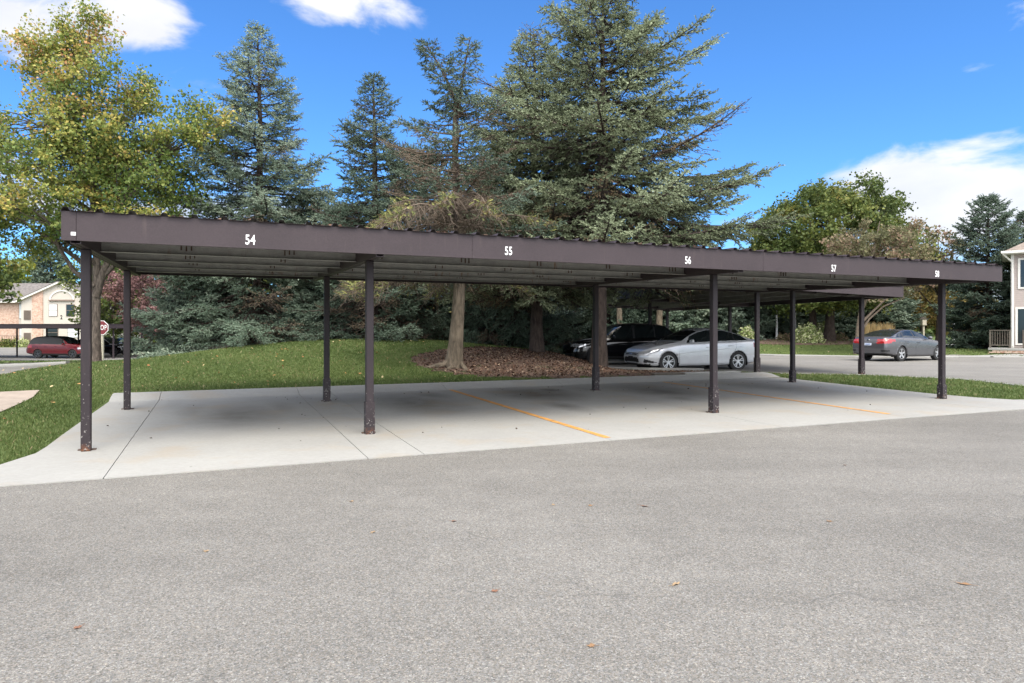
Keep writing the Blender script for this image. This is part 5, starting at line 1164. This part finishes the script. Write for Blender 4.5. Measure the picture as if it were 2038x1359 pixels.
def dead_limbs(seed, n, z0, z1, Lm, center, tipfrac=.3, dens=20):
    rg = np.random.default_rng(seed); P, R_, P3, R3, to, td = [], [], [], [], [], []
    s = np.linspace(0, 1, 8); s3 = np.linspace(0, 1, 4)
    for i in range(n):
        az = rg.random() * 2 * math.pi if i % 3 else (math.pi * (1 + .25 * rg.normal())); az = az if rg.random() < .75 else -math.pi / 2 + rg.normal() * .7
        L = Lm * (.5 + .6 * rg.random()); z = z0 + (z1 - z0) * rg.random(); hh = np.array([math.cos(az), math.sin(az), 0]); sv = np.array([-hh[1], hh[0], 0]); up_ = .22 + .2 * rg.random()
        p = np.array(center) + hh * (L * s)[:, None] + sv * (rg.normal() * .3 * s * s)[:, None]; p[:, 2] += z + L * (up_ * s - .75 * s * s * rg.uniform(.4, 1.0)); P.append(p); R_.append(np.linspace(.03, .007, 8) * (.6 + .5 * L / Lm))
        for k in range(int(dens * L)):
            t = rg.random() * .95 + .05; f = t * 7; i0 = int(min(f, 6)); q = p[i0] + (p[i0 + 1] - p[i0]) * (f - i0); l = rg.uniform(.2, .75); dd_ = nrm(np.array([hh * .6 + sv * rg.choice([-1, 1]) * rg.uniform(.2, 1) + np.array([0, 0, -rg.uniform(.2, 1.3)])]))[0]
            pp = q + dd_ * (l * s3)[:, None]; pp[:, 2] -= .12 * l * s3 * s3; P3.append(pp); R3.append(np.linspace(.0085, .0035, 4))
            for _ in range(3):
                t2 = rg.uniform(.2, 1); q2 = q + dd_ * l * t2; l2 = rg.uniform(.08, .3); d2 = nrm(np.array([dd_ + rg.normal(size=3) * .8]))[0]; P3.append(q2 + d2 * (l2 * s3)[:, None]); R3.append(np.linspace(.005, .0025, 4))
            if t > 1 - tipfrac and rg.random() < .85:
                for _ in range(5): t2 = rg.uniform(.1, 1); to.append(q + dd_ * l * t2 * .6 + rg.normal(size=3) * .05); td.append(nrm(np.array([dd_ * .5 + hh * .5 + rg.normal(size=3) * .4 + np.array([0, 0, .3])]))[0])
    return join([tubes(np.array(P), np.array(R_), 4), tubes(np.array(P3), np.array(R3), 3)]), np.array(to), np.array(td)
(dv, df), to, td = dead_limbs(5, 34, 2.5, 4.6, 3.1, (0, 0, 0))
link('dead_limbs', npmesh('dead_limbs', dv, df, smooth=True), M['twig'], rt)
rg_ = np.random.default_rng(9); V, T = needles(to, td, np.full(len(to), .16), np.full(len(to), .05), 9, rg_, .005)
link('yellow_tufts', npmesh('yellow_tufts', V, T, dict(tint=np.repeat(rg_.random(len(to)), 9), dead=np.repeat((rg_.random(len(to)) < .3) * .8, 9))), FM_YEL, rt)
(dv, df), to, td = dead_limbs(15, 14, 2.9, 3.9, 2.2, (0, 0, 0), 0., 14)
big = [o for o in bpy.data.objects if o.get('label', '').startswith('largest grey-green')][0]; link('dead_limbs', npmesh('dead_limbs', dv, df, smooth=True), M['twig'], big)
# small spruces filling the row under the roof line
sk = make_tree('spruce_tree', 'low spreading blue spruce directly behind the blue spruce row, left of the pale trunk', ground(700, 28.0), spruce_data(5.5, 2.6, .05, 53, nb=150, prof=.5, sec=.23, tw=.16, twl=.22, tww=.075, nn=7, dead=.1, scatter=.3, low=-.05, skirt=True), 'bark_dark', FM_DARKG)
fill = [(395, 28.5, 1.0, 1.0, 'young blue spruce filling the left skirt of the tall blue spruce'), (835, 28.5, 1.0, 1.45, 'dark young spruce seen behind the dead limbs of the pale trunk'), (985, 27.0, .9, 1.35, 'slender spruce just right of the pale trunk'),
        (1040, 27.5, .85, .9, 'bushy spruce behind the mulch, left of the dark trunks'), (625, 29.0, 1.05, 1.15, 'young spruce right of the tall blue spruce'), (1130, 31, .75, .8, 'small spruce behind the thick dark trunk')]
for i, (x, Yd, sx, sz, lb) in enumerate(fill): 
    t = copy_tree(sk, ground(x, Yd), i * 1.3, (sx, sx, sz), lb)
    if i in (0, 4):
        for ch in t.children:
            if ch.name.startswith('crown'): ch.material_slots[0].link = 'OBJECT'; ch.material_slots[0].material = FM_BLUE
# left background
g = 'trees behind the left parking lot'
dark = make_tree('spruce_tree', 'dark spruce standing behind the roof of the apartments', ground(100, 108), spruce_data(17, 4.8, .5, 61, nb=130, prof=.6, sec=.5, tw=.4, twl=.6, tww=.22, nn=6, low=-.1), 'bark_dark', FM_DARKG)
plum = make_tree('plum_tree', 'purple-leaved plum tree left of the blue spruce skirt', ground(300, 40), decid_data(6.4, ell(0, 0, 3.6, 2.7, 2.5, 2.6, .3, .6), 1.3, 71, ncl=90, per=110, rc=.6, leaf=.12, nlimb=8, r0=.13), 'bark_dark', FM_PLUM)
lt = make_tree('leafy_tree', 'yellow-green tree over the left end of the apartment roof', ground(30, 112), decid_data(14.5, ell(0, 0, 8.5, 7.5, 6, 5.5, .5, 1.5), 3, 73, ncl=110, per=110, rc=1.7, leaf=.42, nlimb=9, r0=.4), 'bark_grey', FM_YELG)
lt2 = make_tree('leafy_tree', 'green tree behind the stop sign and purple plum', ground(250, 62), decid_data(10, ell(0, 0, 5.6, 4.6, 4, 4.6, .4, .8), 2, 75, ncl=110, per=110, rc=1.1, leaf=.26, nlimb=9, r0=.25), 'bark_grey', FM_OAKG)
copy_tree(lt2, ground(-150, 44), 1.0, (1.1, 1.1, 1.2), 'green tree at the far left edge of the photograph, beside the maple')
copy_tree(lt2, ground(345, 60), 2.2, (1.2, 1.2, 1.0), 'green tree between the plum and the blue spruce, far back')
copy_tree(lt2, ground(420, 70), 4.0, (1.7, 1.7, 1.1), 'broad green tree far behind the blue spruce')
copy_tree(dark, ground(215, 100), 2.2, (.9, .9, .72), 'dark spruce behind the right end of the apartments')
copy_tree(dark, ground(640, 75), 3.2, (.9, .9, .42), 'dark spruce far behind the gap right of the blue spruce')
copy_tree(dark, ground(960, 60), 4.2, (.9, .9, .4), 'dark spruce far behind the pale trunk')
copy_tree(dark, ground(800, 66), 5.2, (1.1, 1.1, .42), 'dark spruce far behind the green spruce')
# right background
rm = make_tree('maple_tree', 'big round-crowned maple behind number 57', ground(1652, 46), decid_data(11.2, ell(0, 0, 5.9, 5.9, 5.2, 4.75, .62, 2.2), 2.4, 81, ncl=330, per=190, rc=.9, leaf=.17, nlimb=13, r0=.3), 'bark_dark', FM_OAKG)
tr2 = make_tree('maple_tree', 'second dark trunk close to the left of the round maple trunk', ground(1616, 47), decid_data(8.5, ell(-1, 0, 5.2, 3.6, 3, 2.6, .3, 2.6), 2.4, 83, ncl=90, per=120, rc=.9, leaf=.22, nlimb=9, r0=.27), 'bark_dark', FM_OAKG)
copy_tree(rm, ground(1545, 58), 2.1, (.8, .8, .76), 'smaller green maple between the largest spruce and the round maple')
rb = make_tree('ornamental_tree', 'low reddish green tree in front of the round maple, with a leaning pale trunk', ground(1705, 38), decid_data(8.0, ell(1.1, 0, 5.3, 3.0, 2.6, 2.3, .3, 2.9), 1.6, 85, ncl=110, per=120, rc=.62, leaf=.14, nlimb=9, r0=.12, tilt=1.3, lowlimb=[([(0, 0, .9), (.7, 0, 2.0), (1.5, 0, 2.7), (2.7, 0, 3.2)], .07, .03)]), 'twig', FM_BROWNR)
tb = make_tree('ornamental_tree', 'thin dark reddish tree rising above number 58', ground(1868, 52), decid_data(9.2, ell(0, 0, 6.3, 2.4, 2.2, 2.9, .1, 1.5), 2, 87, ncl=70, per=60, rc=.75, leaf=.2, nlimb=8, r0=.14), 'bark_dark', FM_BROWNR)
ob = make_tree('ornamental_tree', 'low ochre-leaved tree beyond the roof of the grey sedan', ground(1832, 56), decid_data(5.6, ell(0, 0, 3.3, 3.2, 3, 2.2, .2, .8), 1, 89, ncl=70, per=100, rc=.8, leaf=.18, nlimb=7, r0=.12), 'bark_dark', FM_ORANGE)
copy_tree(ob, ground(1905, 62), 1.3, (1.1, 1.1, 1.15), 'ochre tree between the last carport post and the right spruce')
copy_tree(rb, ground(1800, 60), 2.0, (1.3, 1.3, 1.05), 'loose green-red tree behind the ochre one')
sr_ = make_tree('spruce_tree', 'tall blue-green spruce beside the right-hand house', ground(1968, 46), spruce_data(10.3, 3.1, .1, 91, nb=220, prof=.60, sec=.28, tw=.20, twl=.30, tww=.10, nn=7, scatter=.3, low=-.18, dead=.05, skirt=True), 'bark_dark', FM_DARKG)
copy_tree(sr_, ground(2045, 54), 2.0, (1, 1, 1.02), 'spruce behind the roof of the right-hand house')
hg = make_tree('spruce_tree', 'blue spruce left of the twin dark trunks in the far evergreen row', ground(1590, 56), spruce_data(6.6, 3.0, .05, 93, nb=150, prof=.42, sec=.34, tw=.26, twl=.36, tww=.13, nn=7, scatter=.3, low=-.05, skirt=True), 'bark_dark', FM_DARKG, group='far row of evergreens')
for i, (x, Yd, sx, sz, lb, mt) in enumerate([(1210, 50, 1, .95, 'far evergreen seen left of the black SUV roof', None), (1265, 54, 1, 1.0, 'far evergreen above the rear of the black SUV', FM_BLUE), (1335, 50, 1.0, .9, 'far evergreen above the windscreen of the silver sedan', FM_BLUE), (1400, 53, 1, 1., 'far evergreen above the roof of the silver sedan', None),
        (1455, 50, 1, .9, 'far evergreen above the boot of the silver sedan', FM_BLUE), (1520, 54, 1, 1., 'far evergreen between the paired thin posts', None), (1690, 54, 1.1, .85, 'far blue spruce right of the twin dark trunks', FM_BLUE), (1755, 52, 1.1, .75, 'far blue spruce above the boot of the grey sedan', FM_BLUE), (1140, 56, 1.1, .9, 'far evergreen behind the thick dark trunk', None), (1060, 58, 1.2, 1., 'far evergreen left of the thick dark trunk', None)]):
    t = copy_tree(hg, ground(x, Yd), i * 1.7, (sx, sx, sz), lb, 'far row of evergreens')
    if mt:
        for ch in t.children:
            if ch.name.startswith('crown'): ch.material_slots[0].link = 'OBJECT'; ch.material_slots[0].material = mt
for x, Yd, r_, lb in ((1098, 48, .28, 'bare straight trunk at the far lawn, left of the black SUV nose'), (1232, 47, .22, 'pale tree trunk behind the windscreen of the black SUV'), (1312, 48, .26, 'pale tree trunk between the SUV and the silver sedan roofs')):
    make_tree('leafy_tree', lb, ground(x, Yd), decid_data(9, ell(0, 0, 6.4, 2.6, 2.4, 2.3, .2, 3.0), 3, int(x), ncl=40, per=80, rc=.9, leaf=.24, nlimb=6, r0=r_), 'bark_pine', FM_OAKG)

# far-off wood that closes the view under the crowns
rg = np.random.default_rng(5); n = 36000; x = rg.uniform(-110, 120, n); yy = 116 + 6 * np.sin(x * .09) + rg.normal(size=n) * 3; hh = 7.5 + 2.2 * np.sin(x * .21) + 1.6 * np.sin(x * .53 + 1) + 1.2 * np.sin(x * 1.3)
hh = np.where(x < -25, hh * .9, hh * .85); zz = hh * rg.random(n) ** .8 - 1; V, T = leaves(np.stack([x, yy, zz], 1), .95, rg)
tag(link('distant_wood', npmesh('distant_wood', V, T, dict(tint=np.repeat(np.clip(.5 + .25 * np.sin(x * .35) + .25 * rg.normal(size=n), 0, 1), 2), dead=np.zeros(2 * n))), FM_OAKG), 'far-off mixed wood closing the view', 'wood', kind='stuff')
# ------------------------------------------------------------------ shrubs
def shrub(name, label, loc, rx, rz_, n, leaf, mat, seed, group=None, cat='shrub'):
    rg = np.random.default_rng(seed); d = nrm(rg.normal(size=(n, 3))); d[:, 2] = np.abs(d[:, 2]); lob = 1 + .18 * np.sin(d[:, 0] * 7 + seed) * np.cos(d[:, 1] * 6 + seed)
    c = d * (rg.random((n, 1)) ** .4) * lob[:, None] * np.array([rx, rx, rz_]); V, T = leaves(c, leaf, rg)
    root = empty(name, loc, 0, label, cat, group); st = np.zeros((9, 4, 3)); 
    for i in range(9): a = i * .7; st[i] = np.linspace(0, 1, 4)[:, None] * np.array([math.cos(a) * rx * .6, math.sin(a) * rx * .6, rz_ * .8])
    link('stems', npmesh('stems', *tubes(st, np.tile(np.linspace(.02, .008, 4), (9, 1)), 4)), M['twig'], root)
    link('foliage', npmesh('foliage', V, T, dict(tint=np.repeat(rg.random(n), 2), dead=np.zeros(2 * n))), mat, root); return root
shrub('hydrangea', 'cream-flowered hydrangea left of the dark twin trunks', ground(1608, 44.5), .95, 1.25, 1700, .12, FM_HYD, 1)
shrub('hydrangea', 'cream-flowered hydrangea between the dark twin trunks', ground(1637, 47.5), .85, 1.3, 1500, .12, FM_HYD, 2)
shrub('hydrangea', 'small pale flowering bush behind the boot of the silver sedan', ground(1486, 46), .6, 1.0, 900, .12, FM_HYD, 3)
for i, x in enumerate((1560, 1580, 1672)): shrub('flower_clump', ('low pinkish flower clump by the left white post', 'low pinkish flower clump beside the middle brown post', 'low pinkish flower clump right of the twin trunks')[i], ground(x, 46), .55, .55, 500, .1, FM_BROWNR, 20 + i)
def tuft(label, loc, seed, n=420, h=1.5, spread=.55):
    rg = np.random.default_rng(seed); a = rg.random(n) * 6.28; r = rg.random(n) ** .5; b0 = np.stack([np.cos(a) * r * .25, np.sin(a) * r * .25, 0 * a], 1); tip = np.stack([np.cos(a) * r * spread, np.sin(a) * r * spread, h * (.65 + .4 * rg.random(n))], 1)
    s = np.stack([-np.sin(a), np.cos(a), 0 * a], 1) * .018; md = (b0 + tip) / 2 + np.array([0, 0, .12]); V = np.stack([b0 - s, b0 + s, md + s * .8, md - s * .8, tip], 1).reshape(-1, 3); k = np.arange(n)[:, None] * 5
    T = np.concatenate([k + np.array(q) for q in ((0, 1, 2), (0, 2, 3), (3, 2, 4))], 1).reshape(-1, 3); return tag(link('ornamental_grass', npmesh('ornamental_grass', V, T), M['grasstan'], None, loc), label, 'ornamental grass')
for i, (x, lb) in enumerate(((1722, 'tan ornamental grass clump at the left, behind the boot of the grey sedan'), (1740, 'tan ornamental grass clump in the middle, behind the grey sedan'), (1765, 'tan ornamental grass clump at the right, behind the grey sedan'))): tuft(lb, ground(x, 43), i)
for i, (x, lb) in enumerate(((10, 'round green bush at the left foot of the brick apartment wall'), (28, 'round green bush under the apartment railing, left of the post'), (46, 'green bush with white blooms just right of the far carport post'))):
    shrub('round_bush', lb, ground(x, 90.0), .95, 1.15, 900, .16, FM_OAKG if i < 2 else FM_HYD, 40 + i)

# ------------------------------------------------------------------ grass, mulch chips, fallen leaves
PADP = SP([(-.47, -1.6), (15.9, -1.6), (15.82, -.62), (15.5, -.1), (15.35, .7), (15.3, 2.4), (15.5, 5.9), (-.43, 5.9), (-.47, .45), (-.62, -.34), (-.70, -.54), (-.86, -.62), (-1.3, -.70), (-2.2, -.76), (-22, -.8), (-22, -9), (60, -9), (60, -1), (15.9, -.8)])
EXCL = [PADP, SP([(15.9, -1.6), (60, -1.6), (60, -.95), (22, -.9), (17.5, -.86), (16.4, -.8), (15.8, -.6)]), COURT, MULCH, [(-16.0, 24.7), (-14.9, 20.4), (-14.3, 19.25), (-20, 16.6), (-34, 12), (-50, 8), (-50, 24), (-28, 23.6), (-20, 24.0)], [(-9.0, 12.95), (-7.95, 10.6), (-7.7, 9.6), (-12, 7.0), (-14, 11)]]
def blades(name, n, xr, yr, seed, hgt=.036, wid=.008, near=None):
    rg = np.random.default_rng(seed); x = rg.uniform(*xr, n * 4); y = rg.uniform(*yr, n * 4); dist = np.hypot(x, y)
    k = rg.random(n * 4) < (9.0 / np.maximum(dist, 9)) ** 1.5
    k &= np.abs(x) < y * .80 + 3.5
    for P in EXCL: k &= ~inpoly(x, y, P)
    s, d = SD(x, y); k &= (d > -1.5) & ~((s > -.5) & (s < 15.45) & (d < 5.85)) & ~((d < -.6) & (s > -2)) & ~((d < -.95) & (s <= -2))
    x, y, dist = x[k][:n], y[k][:n], dist[k][:n]; m = len(x); z = H(x, y); a = rg.random(m) * 6.28; sc_ = (1 + .05 * np.maximum(dist - 8, 0)); h = hgt * (.5 + rg.random(m)) * (1 + .02 * np.maximum(dist - 8, 0)); w = wid * sc_
    ln = rg.normal(size=(m, 2)) * .45 * h[:, None]; c = np.stack([x, y, z - .004], 1); s_ = np.stack([np.cos(a), np.sin(a), 0 * a], 1) * w[:, None]
    V = np.stack([c - s_, c + s_, c + np.stack([ln[:, 0], ln[:, 1], h], 1)], 1).reshape(-1, 3); T = np.arange(m * 3).reshape(-1, 3)
    pt_ = .5 + .5 * vnoise(x * 2.2, y * 2.2, 1); tint = np.clip(.18 + .38 * rg.random(m) + .30 * pt_ + (rg.random(m) < .05) * .4, 0, 1)
    tag(link(name, npmesh(name, V, T, dict(tint=tint, dead=np.zeros(m))), FM_GRASS), kind='stuff', label='short mown lawn grass', cat='grass')
blades('lawn_grass', 330000, (-24, 2), (6, 27), 1)
blades('lawn_grass', 90000, (6, 20), (10, 22), 2)
blades('lawn_grass', 60000, (-26, 30), (20, 46), 3, hgt=.045, wid=.012)
rg = np.random.default_rng(77)
n = 26000; x = rg.uniform(-4, 8, n); y = rg.uniform(16, 27, n); k = inpoly(x, y, MULCH); x, y = x[k], y[k]; m = len(x)
c = np.stack([x, y, H(x, y) + .03], 1); V, T = leaves(c, .055, rg, 2.5)
FM_CHIP = foliage_mat('mulch_chips', [(0, (.03, .018, .012)), (.5, (.095, .052, .036)), (.85, (.20, .12, .08)), (1, (.42, .33, .24))], trans=0, rough=.9)
tag(link('mulch_chips', npmesh('mulch_chips', V, T, dict(tint=np.repeat(rg.random(m), 2), dead=np.zeros(2 * m))), FM_CHIP), 'scattered bark chips and dry needles on the mulch bed', 'bark chips', kind='stuff')
FM_FALL = foliage_mat('fallen_leaf', [(0, (.30, .12, .05)), (.5, (.42, .26, .10)), (1, (.55, .45, .25))], trans=.1, rough=.8)
# leaves in the lawn, too many to count
n = 260; x = rg.uniform(-18, -1, n); y = rg.uniform(7, 24, n); k = ~inpoly(x, y, PADP) & ~inpoly(x, y, MULCH) & (np.abs(x) < y * .8); x, y = x[k], y[k]; m = len(x)
V, T = leaves(np.stack([x, y, H(x, y) + .05], 1), .065, rg, 2); tag(link('lawn_leaves', npmesh('lawn_leaves', V, T, dict(tint=np.repeat(rg.random(m), 2), dead=np.zeros(2 * m))), FM_FALL), 'small dry leaves strewn over the lawn', 'leaves', kind='stuff')
def leaf_mesh(seed):
    r = random.Random(seed); pts = []; n = 11
    for k in range(n):
        a = 2 * math.pi * k / n; rr = .035 * (1.25 if k % 2 == 0 else .62) * r.uniform(.8, 1.15); pts.append((rr * math.cos(a), rr * math.sin(a), .012 * r.random()))
    mb = MB(); mb.add([(0, 0, .004)] + pts, [(0, 1 + k, 1 + (k + 1) % n) for k in range(n)]); mb.bar((-.03, 0, .004), (-.075, .01, .008), .0015, 4); return mb.me('fallen_leaf')
lm = [leaf_mesh(i) for i in range(3)]
for me_, c_ in zip(lm, ((.20, .10, .06), (.30, .21, .12), (.24, .14, .07))): me_.materials.append(simple('dry_leaf', c_, .85, var=.2, scale=30))
lv = [(903, 1040, 'red-brown leaf left of centre on the asphalt'), (1101, 1007, 'brown leaf just below the orange line end on the asphalt'), (1175, 1009, 'tiny tan leaf right of the centre on the asphalt'), (1283, 1010, 'curled tan leaf on the asphalt below number 56'), (742, 1062, 'faint tan leaf on the asphalt left of centre'), (1176, 1290, 'dark red leaf near the bottom edge of the photograph'),
      (1682, 928, 'tan leaf on the asphalt below number 57'), (1345, 1166, 'reddish twig-like leaf right of centre, lower asphalt'), (1918, 1166, 'thin brown leaf at the lower right'), (155, 1253, 'pale leaf near the lower left corner'), (700, 1000, 'tiny brown leaf on the asphalt below number 54'), (1650, 1040, 'small leaf on the right half of the asphalt'), (985, 1180, 'small dark leaf in the lower middle of the asphalt'), (410, 1100, 'small dark leaf on the left half of the asphalt')]
for i, (x, y, lb) in enumerate(lv):
    Yd = F * CAMZ / (y - HY); link_o = link('fallen_leaf', lm[i % 3], None, None, (px(x, Yd), Yd, .010), i * 1.9); link_o.scale = (.5, .5, .6) if i not in (3, 7, 8) else (.9, .45, .7); tag(link_o, lb, 'leaf', 'dry leaves fallen on the driveway')
# little bits of litter on the pad
n = 90; s_ = rg.uniform(-.2, 15, n); d_ = np.where(rg.random(n) < .6, rg.uniform(3.6, 5.0, n), rg.uniform(-1, 4, n)); P_ = np.array([W(a, b_) for a, b_ in zip(s_, d_)])
V, T = leaves(np.column_stack([P_[:, 0], P_[:, 1], PADH(P_[:, 0], P_[:, 1]) + .03]), .032, rg, 2); tag(link('pad_litter', npmesh('pad_litter', V, T, dict(tint=np.repeat(rg.random(n) * .3, 2), dead=np.zeros(2 * n))), FM_CHIP), 'crumbs of bark and needles on the concrete', 'litter', kind='stuff')
# fallen needles and twigs lying on the roof of the carport
n = 5200; s_ = rg.normal(4.2, 2.4, n); d_ = rg.uniform(-.55, 5.2, n); k = (s_ > 0) & (s_ < 14.8); s_, d_ = s_[k], d_[k]; m = len(s_); P_ = np.array([W(a, b_, 0) for a, b_ in zip(s_, d_)]); P_[:, 2] = np.array([RZ(q) for q in d_]) + FH + .012 + rg.random(m) * .03
V, T = leaves(P_, .06, rg, 2); tag(link('roof_litter', npmesh('roof_litter', V, T, dict(tint=np.repeat(rg.random(m) * .8, 2), dead=np.zeros(2 * m))), FM_CHIP), 'brown needle litter lying on the carport roof', 'litter', kind='stuff')
